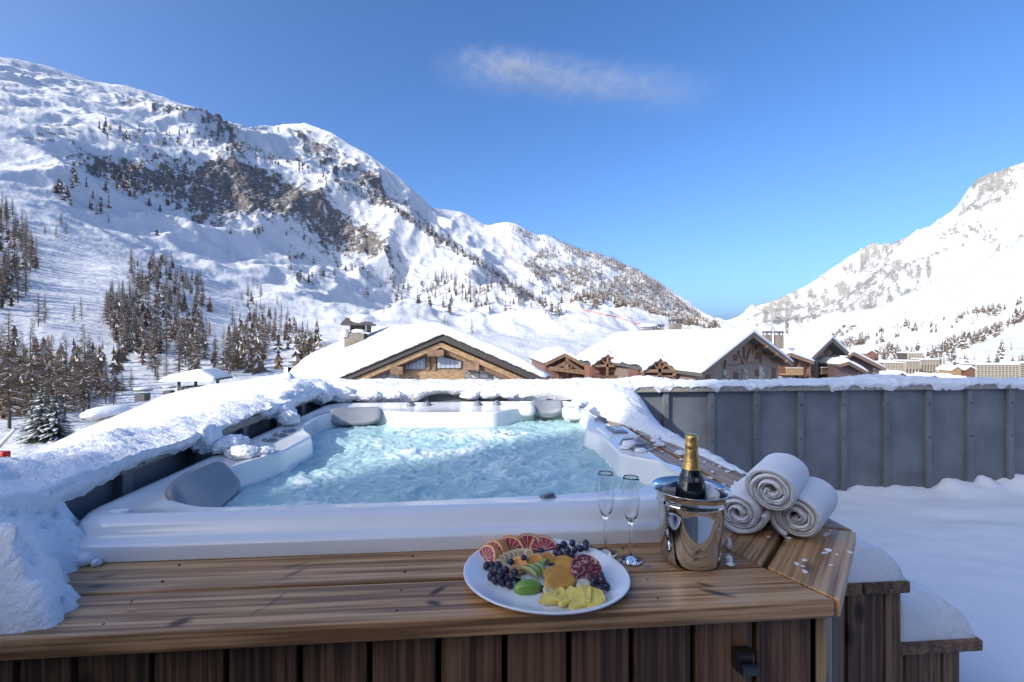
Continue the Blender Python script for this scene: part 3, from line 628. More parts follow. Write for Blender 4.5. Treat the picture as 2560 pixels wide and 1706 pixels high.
# water
nx, ny = 330, 330
X, Y = np.meshgrid(np.linspace(-.98, .96, nx), np.linspace(-1.0, 1.12, ny))
rw = np.interp(np.arctan2(Y, X) % (2*math.pi), np.append(TH, 2*math.pi), np.append(RI, RI[0]))
inside = np.hypot(X, Y) < rw+.015
gx, gy = X-.15, Y
boil = sum(a*np.exp(-(((X-x_)/rx)**2+((Y-y_)/ry)**2)) for x_, y_, rx, ry, a in ((.22, .55, .20, .13, 1.0), (.02, .45, .22, .14, .5), (-.18, .02, .13, .09, .9), (.12, .08, .14, .09, .8), (-.55, -.35, .2, .2, .5), (.45, .4, .22, .2, .45), (-.45, -.75, .3, .12, .6), (.1, -.2, .4, .3, .35), (-.5, .35, .2, .3, .35), (.4, -.3, .2, .3, .25)))
warp = fbm(X*5, Y*5, 3, 3)*.9
n1_ = fbm(X*9+warp*2, Y*9+warp*2, 4, 21, .55); n2_ = ridged(X*13+warp*3, Y*13-warp*3, 4, 31, .55)
W_ = .030*(n1_-.5)+.016*(n2_-.6)+boil*(.016+.05*(fbm(X*16, Y*16, 4, 41, .62)-.45))
FO = np.clip(sstep(.52, .98, n2_*.72+boil*.55+(fbm(X*30, Y*30, 4, 51, .6)-.5)*.5), 0, 1)
Fq = grid_faces(ny, nx); keep = inside.ravel()[Fq].all(1); Fq = Fq[keep]; used = np.unique(Fq); mp = np.full(X.size, -1); mp[used] = np.arange(len(used))
m, nt, b = new_mat('aerated_pool_water')
an = nt.nodes.new('ShaderNodeAttribute'); an.attribute_name = 'foam'
vo = coords(nt, rnd=False); nf = noise(nt, vo, 60, 6, .7, 2.2); nl = noise(nt, vo, 2.4, 3)
base = ramp(nt, nl, [(.3, (.30, .50, .53)), (.7, (.46, .64, .64))])
fo = ramp(nt, math_(nt, 'ADD', an.outputs['Fac'], math_(nt, 'MULTIPLY', math_(nt, 'SUBTRACT', nf, .5), 1.3)), [(.18, (0, 0, 0)), (.95, (1, 1, 1))])
nt.links.new(mixc(nt, math_(nt, 'MULTIPLY', fo, .85), base, (.80, .88, .90)), b.inputs['Base Color'])
nt.links.new(ramp(nt, fo, [(0, (.06,)*3), (1, (.35,)*3)]), b.inputs['Roughness']); b.inputs['IOR'].default_value = 1.33
b.inputs['Subsurface Weight'].default_value = .25; b.inputs['Subsurface Radius'].default_value = (.02, .06, .07); b.inputs['Subsurface Scale'].default_value = .5
bump(nt, b, math_(nt, 'ADD', nf, noise(nt, vo, 120, 3)), .4, .008)
wo = mesh_obj('water', np.stack([X, Y, -.012+W_], -1).reshape(-1, 3)[used], mp[Fq], m, tub, smooth=True)
wa = wo.data.attributes.new('foam', 'FLOAT', 'POINT'); wa.data.foreach_set('value', FO.ravel()[used].astype(np.float32))
# headrests
def loc_(x, y, z): return (x+.15, y-2.45, z-DZ)
def pillow(c, size, along, nrm, bend=0):
    """padded headrest: local x along the wall, local y out of it"""
    bm = bmesh.new(); bmesh.ops.create_cube(bm, size=1); bmesh.ops.subdivide_edges(bm, edges=list(bm.edges), cuts=9, use_grid_fill=True)
    X_ = Vector(along).normalized(); Y_ = Vector(nrm); Y_ = (Y_-X_*Y_.dot(X_)).normalized(); Z_ = X_.cross(Y_)
    R3 = Matrix((X_, Y_, Z_)).transposed()
    for v_ in bm.verts:
        x, y, z = v_.co*2
        n_ = (abs(x)**5+abs(y)**3+abs(z)**5)**.22; k_ = max(abs(x), abs(y), abs(z))/max(n_, 1e-6)
        x, y, z = x*k_, y*k_, z*k_
        v_.co = R3 @ Vector((x*size[0]/2, y*size[1]/2+bend*(x*x-.35)*size[0]-.012*math.cos(x*1.5)*(y > 0), z*size[2]/2*(1+.10*math.cos(x*2.0))+.10*size[2]*x*x*.0))
    return bm_obj('headrest', bm, M['pillow'], tub, True, loc_(*c))
pillow((-.995, 1.76, .858), (.39, .055, .17), (-.10, 1, 0), (.80, 0, .60), .05)
pillow((-.86, 3.345, .862), (.36, .055, .135), (1, .10, 0), (.15, -.75, .62), .06)
pillow((.545, 3.485, .878), (.25, .09, .13), (1, -.22, 0), (-.1, -.72, .68), .10)
for c_, s_ in (((.37, 3.47, .868), (.17, .15, .10)), ((.715, 3.36, .862), (.15, .24, .10))):
    bm = bmesh.new(); bmesh.ops.create_icosphere(bm, subdivisions=4, radius=1)
    for v_ in bm.verts:
        k_ = (abs(v_.co.x)**3+abs(v_.co.y)**3+abs(v_.co.z)**3)**(1/3); v_.co = Vector((v_.co.x*s_[0], v_.co.y*s_[1], v_.co.z*s_[2]))*.5/k_
    bm_obj('shoulder', bm, M['acrylic'], tub, True, loc_(*c_), (0, 0, math.radians(-10)))
# knobs, jets, control panel
def knob(x, y, z, r=.026, h_=.02, chrome=False):
    a = MB(); n = 24
    prof = [(r*1.25, 0), (r*1.25, .004), (r*1.05, .006), (r, .007), (r*.97, h_*.9), (r*.9, h_), (0, h_)]
    a.lathe(prof, n)
    o = a.obj('control_knob', M['knob'], tub, True, loc_(x, y, z))
    if chrome: c = MB(); c.lathe([(r*.62, h_+.0005), (r*.5, h_+.004), (r*.2, h_+.001), (0, h_+.001)], 18); c.obj('cap', M['chrome'], o, True)
    else: rbox('grip', (r*1.5, r*.55, .012), M['knob'], (0, 0, h_+.004), o, .003, (0, 0, random.uniform(0, 3)))
    return o
for x, y in ((-1.075, 2.47), (-1.072, 2.59), (-1.07, 2.71)): knob(x, y, .884, .03, .012, True)
for x, y in ((-.514, 3.64), (-.385, 3.645), (.016, 3.635), (.165, 3.645)): knob(x, y, .885, .03, .022)
knob(.79, 2.84, .884, .04, .026); knob(.752, 2.21, .886, .036, .024); knob(.772, 2.09, .886, .036, .026); knob(.238, 1.50, .872, .032, .02)
pd_ = rbox('panel_plinth', (.17, .25, .03), M['acrylic'], loc_(.785, 2.50, .886), tub, .012, (0, 0, 0), 3)
rbox('control_panel', (.085, .17, .012), M['knob'], (0, 0, .017), pd_, .005)
rbox('screen', (.045, .10, .004), plain('grey_lcd', (.42, .50, .55), .25, var=0), (.005, 0, .0245), pd_, .001)
lumps('snow', 'lump of snow caught against the right hand tub knobs', [((.742, 2.15, .905), (.04, .035, .02)), ((.76, 2.05, .90), (.03, .025, .012)), ((.715, 2.13, .897), (.03, .03, .01))], .3, 3)
def jet(c, nrm, r):
    n_ = Vector(nrm).normalized(); Mx = n_.to_track_quat('Z', 'Y').to_matrix().to_4x4()
    a = MB(); a.lathe([(r, -.004), (r, .004), (r*.92, .008), (r*.78, .007), (r*.70, -.002)], 22, (0, 0, 0), 0, Mx)
    o = a.obj('jet', M['chrome'], tub, True, loc_(*c))
    a = MB(); a.lathe([(r*.72, .0), (r*.45, .002), (r*.40, .008), (r*.2, .008), (r*.16, -.002), (0, -.002)], 18, (0, 0, 0), 0, Mx); a.obj('nozzle', M['knob'], o, True)
def wall_hit(px, py):
    """where the line of sight meets the inside of the shell"""
    last = None
    for d_ in np.arange(1.2, 4.2, .004):
        p = at(px, py, d_); x, y = p.x+.15, p.y-2.45; th_ = math.atan2(y, x) % (2*math.pi)
        if math.hypot(x, y) < np.interp(th_, np.append(TH, 2*math.pi), np.append(RI, RI[0]))-.012: last = (p, th_)
        elif last is not None: break
    return last
for (px, py, r) in ((603, 1236, .036), (556, 1256, .033), (1341, 1047, .03), (1385, 1057, .033), (1411, 1062, .03), (1440, 1065, .03), (842, 1073, .033), (894, 1067, .033), (940, 1068, .03)):
    h_ = wall_hit(px, py)
    if h_ is None: continue
    k_ = int(h_[1]/(2*math.pi)*NA); a_, b_ = (k_-8) % NA, (k_+8) % NA
    tg = Vector((RI[b_]*math.cos(TH[b_])-RI[a_]*math.cos(TH[a_]), RI[b_]*math.sin(TH[b_])-RI[a_]*math.sin(TH[a_]), 0)); nr = Vector((-tg.y, tg.x, 0))
    jet(h_[0], nr+Vector((0, 0, .1)), r)
# ------------------------------------------------------------------ chalets
M['chalet_wood'] = wood_mat('chalet_boards', (.46, .31, .17), (.36, .235, .125), (.22, .135, .07), knots=False, tint=.15)
M['grey_wood'] = wood_mat('grey_chalet_boards', (.26, .20, .17), (.21, .16, .135), (.14, .105, .09), knots=False, tint=.12)
M['red_wood'] = wood_mat('red_brown_boards', (.24, .115, .08), (.185, .085, .06), (.11, .05, .036), knots=False, tint=.18)
M['plum_wood'] = wood_mat('plum_brown_boards', (.13, .085, .085), (.10, .065, .067), (.07, .045, .046), knots=False, tint=.1)
M['beam'] = wood_mat('beam_wood', (.28, .175, .11), (.20, .12, .075), (.11, .065, .04), knots=False)
M['slate'] = plain('slate', (.085, .083, .085), .7, var=.35, scale=3)
M['barge'] = plain('dark_barge_board', (.055, .047, .045), .6, var=.2)
M['dark_win'] = plain('dark_window', (.03, .026, .028), .15, var=0)
M['curtain_glass'] = plain('curtained_window', (.34, .38, .46), .12, var=.25, scale=5)
M['red_shutter'] = plain('red_brown_shutter', (.09, .035, .032), .6, var=.2)
m, nt, b = new_mat('dry_stone'); vo_ = coords(nt, (1, 1, 1.5), rnd=False)
vr = nt.nodes.new('ShaderNodeTexVoronoi'); vr.inputs['Scale'].default_value = 2.6; nt.links.new(vo_, vr.inputs['Vector'])
vd2 = nt.nodes.new('ShaderNodeTexVoronoi'); vd2.feature = 'DISTANCE_TO_EDGE'; vd2.inputs['Scale'].default_value = 2.6; nt.links.new(vo_, vd2.inputs['Vector'])
bw = nt.nodes.new('ShaderNodeSeparateColor'); nt.links.new(vr.outputs['Color'], bw.inputs[0])
cst = ramp(nt, bw.outputs[0], [(.1, (.25, .235, .22)), (.5, (.40, .385, .36)), (.9, (.52, .51, .49))])
ed = ramp(nt, vd2.outputs['Distance'], [(.02, (0, 0, 0)), (.07, (1, 1, 1))])
nt.links.new(mixc(nt, ed, (.12, .11, .10), cst), b.inputs['Base Color']); b.inputs['Roughness'].default_value = .9; bump(nt, b, ed, .8, .04)
M['stone'] = m
M['stone_dark'] = plain('brown_rubble', (.20, .17, .14), .9, var=.45, scale=5)

def on_plane(px, py, P0, n):
    o = Vector((0, 0, CZ)); d = at(px, py, 1)-o; t = (Vector(P0)-o).dot(n)/d.dot(n); return o+d*t
class House:
    """gable house from the front eave ends, the apex and the direction its ridge runs back"""
    def __init__(s, name, label, L, A, R, vec, cat='chalet', group='chalets around the terrace', over=.9):
        s.L, s.A, s.R = Vector(L), Vector(A), Vector(R); s.vec = Vector(vec); s.u = s.vec.normalized()
        s.base = Vector(((s.L.x+s.R.x)/2, (s.L.y+s.R.y)/2, -12.5)); s.r = empty(name, s.base); tag(s.r, label, cat, group)
        s.n = (s.R-s.L).cross(Vector((0, 0, 1))); s.n.normalize()          # faces the viewer
        if s.n.y > 0: s.n = -s.n
        s.over = over; s.W0 = s.L+s.u*over
    def mb(s): return MB()
    def put(s, mb, name, mat, parent=None, smooth=False):
        off = s.base
        mb.v = [tuple(Vector(p)-off) for p in mb.v]
        return mb.obj(name, mat, parent or s.r, smooth)
    def wp(s, px, py, out=0): return on_plane(px, py, s.W0, s.n)+s.n*out
    def rect(s, px0, py0, px1, py1, out, thick, name, mat, parent=None):
        a, b_, c, d = s.wp(px0, py0, out), s.wp(px1, py0, out), s.wp(px1, py1, out), s.wp(px0, py1, out)
        return s.put(MB().prism([a, b_, c, d], -s.n*thick), name, mat, parent)
    def poly(s, pts, out, thick, name, mat, parent=None):
        return s.put(MB().prism([s.wp(x, y, out) for x, y in pts], -s.n*thick), name, mat, parent)
    def bar(s, p, q, w_, out, name, mat, depth=.12, parent=None):
        a, b_ = s.wp(*p, out), s.wp(*q, out); t = (b_-a).normalized(); sd = t.cross(s.n).normalized()*w_/2
        return s.put(MB().prism([a-sd, a+sd, b_+sd, b_-sd], -s.n*depth), name, mat, parent)
    def shell(s, wall_mat, inset=.94, snow=.55, roof_th=.22, drop=11, left_ext=0, lip=.25, barge_mat=None, slates=0, seed=1, droop=0):
        Z = Vector((0, 0, 1)); u = s.u
        Lw = s.A+(s.L-s.A)*inset; Rw = s.A+(s.R-s.A)*inset
        f = [p+u*s.over-Z*roof_th for p in (Lw, s.A, Rw)]
        v = [f[0], f[1], f[2], Vector((f[2].x, f[2].y, f[2].z-drop)), Vector((f[0].x, f[0].y, f[0].z-drop))]
        s.wall = s.put(MB().prism(v, s.vec-u*s.over*1.5), 'wall', wall_mat)
        rf = MB()
        rf.prism([s.L, s.A, s.A-Z*roof_th, s.L-Z*roof_th], s.vec); rf.prism([s.A+Z*.003, s.R+Z*.003, s.R-Z*(roof_th-.003), s.A-Z*(roof_th-.003)], s.vec)
        s.roof = s.put(rf, 'roof', M['slate'])
        bm_ = barge_mat or M['barge']
        for a, b_ in ((s.L, s.A), (s.A, s.R)):
            s.put(MB().prism([a-u*.05+Z*.02, b_-u*.05+Z*.02, b_-u*.05-Z*(roof_th+.10), a-u*.05-Z*(roof_th+.10)], u*.045), 'barge_board', bm_)
        if slates:
            for a, b_ in ((s.L, s.A), (s.R, s.A)):
                for i in range(slates):
                    p = a+(b_-a)*(i/slates); q = a+(b_-a)*((i+1.15)/slates); up = Z*(.045+.02*((i*7) % 3))
                    s.put(MB().prism([p-u*.16+Z*.03, q-u*.16+Z*.03, q-u*.16+up, p-u*.16+up+Z*.02], u*.5), 'slate', M['slate'], s.roof)
        # snow blanket
        ns, nb_ = 64, 60
        t = np.linspace(0, 1, ns); bk = np.linspace(0, 1, nb_)
        prof = []
        wl_ = (s.A-s.L).length; wr_ = (s.R-s.A).length; fl = wl_/(wl_+wr_)
        P = np.zeros((nb_, ns+2, 3)); vec = np.array(s.vec[:])
        Lp, Ap, Rp = (np.array(q[:]) for q in (s.L, s.A, s.R))
        rr = np.random.default_rng(seed)
        for i in range(nb_):
            for j in range(ns):
                tt = t[j]
                c = Lp+(Ap-Lp)*(tt/fl) if tt < fl else Ap+(Rp-Ap)*((tt-fl)/(1-fl))
                P[i, j+1] = c+vec*(bk[i]*1.0)-np.array(u[:])*(.10 if i == 0 else .04)
        S_g = np.linspace(0, 1, ns)[None, :]; B_g = bk[:, None]
        edge = np.minimum(S_g, 1-S_g)*(wl_+wr_); fe = B_g*np.linalg.norm(vec); fb = (1-B_g)*np.linalg.norm(vec)
        hh = snow*(1-np.exp(-edge/.35)*.55)*(1-np.exp(-(fe+.10)/.22)*.75)*(1-np.exp(-(fb+.1)/.5)*.6)
        hh = hh*(.86+.3*fbm(S_g*5+seed, B_g*4, 3, seed))+.05*(fbm(S_g*14, B_g*10, 3, seed+3)-.5)
        ridge_soft = .12*snow*np.exp(-((S_g-fl)*(wl_+wr_)/.9)**2)
        P[:, 1:-1, 2] += hh-ridge_soft+.05
        out = np.array((s.R-s.L).normalized()[:])
        P[:, 1] -= out*lip*.5; P[:, -2] += out*lip*.5
        P[:, 0] = P[:, 1]+np.array([0, 0, 0])+out*.05; P[:, 0, 2] = Lp[2]+.03-droop; P[:, 1, 2] -= droop*.35; P[:, 0] -= out*droop*.5; P[:, -1] = P[:, -2]-out*.05; P[:, -1, 2] = Rp[2]+.03
        first = P[:1].copy(); first[:, :, 2] = np.minimum(first[:, :, 2]-.0, P[:1, :, 2]); 
        for j in range(ns+2):
            tt = min(max((j-1)/(ns-1), 0), 1); c = Lp+(Ap-Lp)*(tt/fl) if tt < fl else Ap+(Rp-Ap)*((tt-fl)/(1-fl)); first[0, j, 2] = c[2]+.06
        last = P[-1:].copy(); last[:, :, 2] = first[:, :, 2]
        P = np.concatenate([first, P, last])
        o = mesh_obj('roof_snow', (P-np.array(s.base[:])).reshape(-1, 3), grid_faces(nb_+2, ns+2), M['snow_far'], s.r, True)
        return s
def cam_vec(x, d): return Vector((x*C_+d*S_, -x*S_+d*C_, 0))
def z3_(a, b_): return (680+.306*a, 750+.306*b_)
# chalet straight ahead
c1 = House('chalet', 'nearest chalet straight behind the tub, wide snow laden gable with two curtained windows', at(838, 951, 26.5), at(1104, 838, 26.5), at(1356, 948, 26.5), cam_vec(-7.2, 10.5), over=1.0)
c1.shell(M['chalet_wood'], .95, .80, .20, 10, slates=22, seed=4, lip=.9, droop=1.3)
Z = Vector((0, 0, 1))
for a, b_ in ((c1.L, c1.A), (c1.A, c1.R)):              # pale rake beams under the dark barge boards
    c1.put(MB().prism([a+(c1.A+c1.R-c1.L-a)*0-Z*.42+c1.u*.12, b_-Z*.42+c1.u*.12, b_-Z*.72+c1.u*.12, a-Z*.72+c1.u*.12], c1.u*.2), 'rake_beam', M['chalet_wood'])
    c1.put(MB().prism([a-Z*.70+c1.u*.42, b_-Z*.70+c1.u*.42, b_-Z*.92+c1.u*.42, a-Z*.92+c1.u*.42], c1.u*.2), 'rake_beam', M['beam'])
    c1.put(MB().prism([a-Z*.24, b_-Z*.24, b_-Z*.30, a-Z*.30], c1.u*1.6), 'soffit', M['beam'])
c1.poly([(870, 956), (1001, 906), (1001, 990), (870, 990)], .06, .05, 'stone_wall', M['stone'])
c1.poly([(1162, 890), (1330, 948), (1330, 990), (1162, 990)], .06, .05, 'stone_wall', M['stone'])
for i in range(9): c1.rect(1001.5, 924+i*5.3, 1161.5, 928.9+i*5.3, .05, .05, 'board', M['chalet_wood'])
for tr, pts in ((0, [(1010, 917), (1066, 889), (1066, 924.5), (1010, 924.5)]), (1, [(1091, 886), (1156, 902), (1156, 922.5), (1091, 922.5)])):
    f_ = c1.poly(pts, .08, .05, 'window', M['barge'])
    cx_m = sum(p[0] for p in pts)/4; cy_m = sum(p[1] for p in pts)/4
    c1.poly([(cx_m+(x-cx_m)*.90, cy_m+(y-cy_m)*.82+.3) for x, y in pts], .10, .015, 'pane', M['curtain_glass'], f_)
    for q in range(5):
        x = pts[0][0]+6+q*(pts[1][0]-pts[0][0]-8)/5; c1.rect(x, 905 if tr == 0 and q < 3 else 899, x+2.2, 921, .112, .008, 'curtain_fold', plain('curtain', (.5, .53, .6), .7, var=.1), f_)
for (x0, y0, x1, y1) in ((1074, 874, 1114, 890), (984, 915, 1014, 934), (1161, 904, 1200, 924)):
    c1.rect(x0, y0, x1, y1, .75, .8, 'purlin', M['beam'])
c1.rect(1066, 886, 1075, 926, .12, .1, 'post', M['beam']); c1.rect(1085, 886, 1091, 926, .12, .1, 'post', M['beam'])
# its chimney with a snow covered cap
chm = MB(); P = at(893, 848, 32); chm.box((P.x-.75, P.y-.5, P.z-.9), (P.x+.55, P.y+.5, P.z+.40)); ch = c1.put(chm, 'chimney', M['stone_dark'], c1.roof)
k_ = MB(); k_.prism([(P.x-.95, P.y-.7, P.z+.95), (P.x+1.15, P.y-.7, P.z+.95), (P.x+1.15, P.y-.7, P.z+1.05), (P.x-.55, P.y-.7, P.z+1.5), (P.x-.95, P.y-.7, P.z+1.05)], (0, 1.4, 0)); k_.box((P.x-.35, P.y-.6, P.z+.45), (P.x-.27, P.y+.6, P.z+.96)); k_.box((P.x+.75, P.y-.6, P.z+.45), (P.x+.83, P.y+.6, P.z+.96)); k_.box((P.x-.1, P.y-.3, P.z+.45), (P.x+.5, P.y+.3, P.z+.93))
k_.v = [tuple(Vector(p)-c1.base) for p in k_.v]; k_.obj('cap', M['barge'], ch)
k_ = MB(); blob_mesh(k_, (P.x+.25, P.y, P.z+1.35), (1.02, .85, .42), 5, .10, 4); blob_mesh(k_, (P.x-.75, P.y-.2, P.z+.35), (.35, .5, .35), 7, .15, 3); blob_mesh(k_, (P.x+.1, P.y-.35, P.z+.55), (.6, .3, .15), 8, .15, 3)
k_.v = [tuple(Vector(p)-c1.base) for p in k_.v]; k_.obj('chimney_snow', M['snow_far'], ch, True)

def chimney(hs, px, py, d, w_, h_, parent, cap=True, snow=False):
    P = at(px, py, d); c = MB(); c.box((P.x-w_/2, P.y-w_/2, P.z-1.5), (P.x+w_/2, P.y+w_/2, P.z+h_)); o = hs.put(c, 'chimney', M['stone_dark'], parent)
    if cap: c = MB(); c.prism([(P.x-w_*.62, P.y-w_*.6, P.z+h_+.2), (P.x+w_*.62, P.y-w_*.6, P.z+h_+.2), (P.x+w_*.4, P.y-w_*.6, P.z+h_+.42), (P.x-w_*.4, P.y-w_*.6, P.z+h_+.42)], (0, w_*1.2, 0)); [c.box((P.x+sx*w_*.4-.04, P.y+sy*w_*.4-.04, P.z+h_), (P.x+sx*w_*.4+.04, P.y+sy*w_*.4+.04, P.z+h_+.21)) for sx in (-1, 1) for sy in (-1, 1)]; hs.put(c, 'cap', M['slate'], parent)
    if snow: c = MB(); blob_mesh(c, (P.x, P.y, P.z+h_+.35), (w_*.8, w_*.7, .3), 5, .1, 3); hs.put(c, 'chimney_snow', M['snow_far'], parent, True)
    return o
# big chalet on the right: its long snowy roof faces us, its gable turns right
c2 = House('chalet', 'largest grey board chalet right of centre, two dormers in its long snowy roof', at(1755, 934, 28), at(1882, 833, 31.5), at(1981, 908, 35), cam_vec(-4.9, 20.8), over=1.1)
c2.shell(M['grey_wood'], .93, .42, .20, 9, seed=9, barge_mat=M['beam'])
for x0 in (1808, 1855, 1896): c2.rect(x0, 923 if x0 < 1850 else (920 if x0 < 1890 else 915), x0+12, 975, .08, .1, 'stone_pilaster', M['stone'])
for (x0, y0, x1, y1) in ((1834, 930, 1844, 960), (1834, 888, 1842, 902), (1888.5, 882, 1896, 898), (1888, 925, 1895, 940), (1931, 921, 1938, 950), (1765, 938, 1774, 955)):
    f_ = c2.rect(x0-1, y0-1, x1+1, y1+1, .06, .05, 'window', M['beam']); c2.rect(x0, y0, x1, y1, .075, .01, 'pane', M['red_shutter'], f_)
c2.bar((1809, 921), (1906, 911), .28, .12, 'beam', M['grey_wood'], .1)
for p_, q_ in (((1858.5, 868), (1858.5, 911)), ((1844, 880), (1858, 910)), ((1875, 871), (1861, 910)), ((1812, 900), (1812, 920)), ((1901, 886), (1901, 912)), ((1880, 860), (1880, 884)), ((1880, 884), (1896, 867))):
    c2.bar(p_, q_, .14, .14, 'brace', M['beam'], .12)
for i in range(16):
    x = 1772+i*11.2
    top = max(845+abs(x-1880)*(.80 if x < 1880 else .72)+12, 862); c2.bar((x, top), (x, 975), .02, .012, 'board_joint', M['barge'], .01)
for q in range(3): a = c2.A+(c2.R-c2.A)*(.28+.25*q)-Z*.42; c2.put(MB().prism([a+c2.n*.0, a+Vector((.25, 0, 0)), a+Vector((.25, 0, .22)), a+Vector((0, 0, .22))], c2.u*1.2), 'purlin', M['beam'])
chimney(c2, 1688, 836, 42, .85, 1.0, c2.roof); chimney(c2, 1646, 828, 50, .9, .3, c2.roof, True, False); chimney(c2, 1622, 830, 50, 1.4, .3, c2.roof, False, True)
def dormer(hs, xa, ya, xl, xr, ye, yb, d, seed, parent):
    """open timber gable: posts, tie, king post and struts, railing, dark room behind"""
    n = Vector((0, -1, 0)); P0 = at(xa, ya, d)
    q = lambda x, y, o=0: on_plane(x, y, P0, n)+n*o
    def pr(pts, out, th, name, mat, par=parent): return hs.put(MB().prism([q(x, y, out) for x, y in pts], -n*th), name, mat, par)
    rm = pr([(xl+3, ye), (xa, ya+6), (xr-3, ye), (xr-3, yb), (xl+3, yb)], -.9, 2.0, 'dormer', M['red_wood'])
    A_, L_, R_2 = q(xa, ya), q(xl, ye), q(xr, ye)
    for a, b_ in ((L_, A_), (A_, R_2)):
        hs.put(MB().prism([a, b_, b_-Z*.24, a-Z*.24], -n*.22), 'rake_beam', M['beam'], rm)
        hs.put(MB().prism([a+Z*.01, b_+Z*.01, b_+Z*.12, a+Z*.12], -n*5.0), 'roof', M['slate'], rm)
    w3 = xr-xl; ty = ye-.30*(ye-ya)
    def bar(p, r_, w_, name='strut'):
        a, b_ = q(*p, -.02), q(*r_, -.02); t = (b_-a).normalized(); sd = t.cross(n).normalized()*w_/2
        hs.put(MB().prism([a-sd, a+sd, b_+sd, b_-sd], -n*.16), name, M['beam'], rm)
    bar((xl, ye+2), (xr, ye+2), .22, 'tie_beam'); bar((xa, ya+3), (xa, yb), .18, 'post'); bar((xl+5, ye), (xl+5, yb), .18, 'post'); bar((xr-5, ye), (xr-5, yb), .18, 'post')
    bar((xa-w3*.17, ye-(ye-ya)*.45), (xa, ye), .12); bar((xa+w3*.17, ye-(ye-ya)*.45), (xa, ye), .12)
    pr([(xl+8, ye+6), (xa-5, ye+6), (xa-5, yb), (xl+8, yb)], -1.05, .03, 'glass_door', M['curtain_glass'], rm)
    bar((xl, yb-11), (xr, yb-11), .08, 'rail'); 
    for i in range(12): x = xl+4+i*(w3-8)/11; bar((x, yb-10.5), (x, yb), .05, 'baluster')
    # snow on it
    k_ = MB(); S1 = []
    n1, n2 = 24, 10
    for j in range(n2):
        for i in range(n1+1):
            t = i/n1*2-1; x = xa+t*(w3/2+2); y = ya+(abs(t)**1.15)*(ye-ya); p = q(x, y, .12)-n*(j/(n2-1))*5.2
            S1.append(p+Z*(.12+.34*(1-.45*abs(t))*min(1, j*.6+.25)+.05*math.sin(i*1.7+j)))
    k_.add(S1, grid_faces(n2, n1+1).tolist()); k_.add([S1[i] for i in range(n1+1)]+[S1[i]-Z*.28 for i in range(n1+1)], [(i+1, i, n1+1+i, n1+2+i) for i in range(n1)])
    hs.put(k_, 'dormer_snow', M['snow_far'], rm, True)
dormer(c2, 1519, 885, 1478, 1560, 913, 952, 40, 3, c2.r)
dormer(c2, 1650, 895, 1604, 1692, 926, 952, 30.5, 5, c2.r)
# chalet behind on the left of it
c3 = House('chalet', 'small brown chalet with an open timber truss gable left of the largest chalet', at(1362, 909, 46), at(1412, 885, 46), at(1482, 922, 46), cam_vec(-1, 14), over=1.4)
c3.shell(M['red_wood'], .9, .45, .2, 8, seed=12, barge_mat=M['beam'])
c3.bar((1370, 919), (1468, 931), .4, 1.3, 'tie_beam', M['beam']); c3.bar((1414, 893), (1414, 926), .3, 1.28, 'king_post', M['beam']); c3.bar((1384, 919), (1414, 903), .3, 1.28, 'strut', M['beam']); c3.bar((1416, 903), (1452, 927), .3, 1.28, 'strut', M['beam'])
c3.bar((1404, 910), (1414, 922), .2, 1.27, 'strut', M['beam']); c3.bar((1428, 912), (1418, 922), .2, 1.27, 'strut', M['beam'])
for i in range(6): c3.bar((1395+i*13, 928), (1395+i*13, 960), .12, .1, 'post', M['beam'])
# chalets further right
c4 = House('chalet', 'second grey chalet right of the largest one, with stone pilasters and wooden balconies', at(2024, 900, 51), at(2080, 846, 54), at(2121, 884, 57), cam_vec(-9, 26), over=1.5)
c4.shell(M['grey_wood'], .92, .6, .3, 9, seed=15, barge_mat=M['beam'])
for x0, x1, y0 in ((2038, 2046, 899), (2060, 2067, 897), (2081, 2088, 895)): c4.rect(x0, y0, x1, 960, .1, .12, 'stone_pilaster', M['stone'])
for (x0, y0, x1, y1) in ((2051, 901, 2058, 915), (2074, 898, 2078, 908), (2051, 935, 2058, 950), (2074, 932, 2078, 944), (2095, 897, 2098, 914), (2095, 930, 2098, 950)):
    f_ = c4.rect(x0-.6, y0-.6, x1+.6, y1+.6, .1, .08, 'window', M['beam']); c4.rect(x0, y0, x1, y1, .125, .015, 'pane', M['red_shutter'], f_)
for p_, q_ in (((2071, 868), (2063, 892)), ((2058, 880), (2063, 892)), ((2063, 872), (2063, 892)), ((2080, 888), (2092, 880)), ((2027, 895), (2095, 890))): c4.bar(p_, q_, .22, .2, 'brace', M['beam'], .15)
def balcony(hs, px0, py0, px1, py1, out, nb_, mat):
    fl = hs.rect(px0, py1-2, px1, py1, out, out, 'balcony', mat)
    hs.rect(px0, py0, px1, py0+1.6, out, .12, 'rail', mat, fl); hs.rect(px0, py0-1.4, px1, py0-.1, out+.03, .18, 'rail_snow', M['snow_far'], fl)
    for i in range(nb_): x = px0+i*(px1-px0-1.2)/(nb_-1); hs.rect(x, py0+1.7, x+1.6, py1-2.1, out-.02, .06, 'baluster', mat, fl)
balcony(c4, 2021, 918, 2070, 934, 1.4, 14, M['beam']); balcony(c4, 2090, 912, 2110, 929, 1.4, 6, M['beam'])
ln = House('chalet', 'red brown linking wing with orange wooden balconies between the two grey chalets', at(1938, 893, 47), at(1975, 884, 47), at(2034, 905, 48), cam_vec(-2, 14), over=.8)
ln.shell(M['red_wood'], .95, .5, .2, 9, seed=18, barge_mat=M['beam'])
balcony(ln, 1944, 919, 1985, 936, 1.2, 12, M['chalet_wood']); 
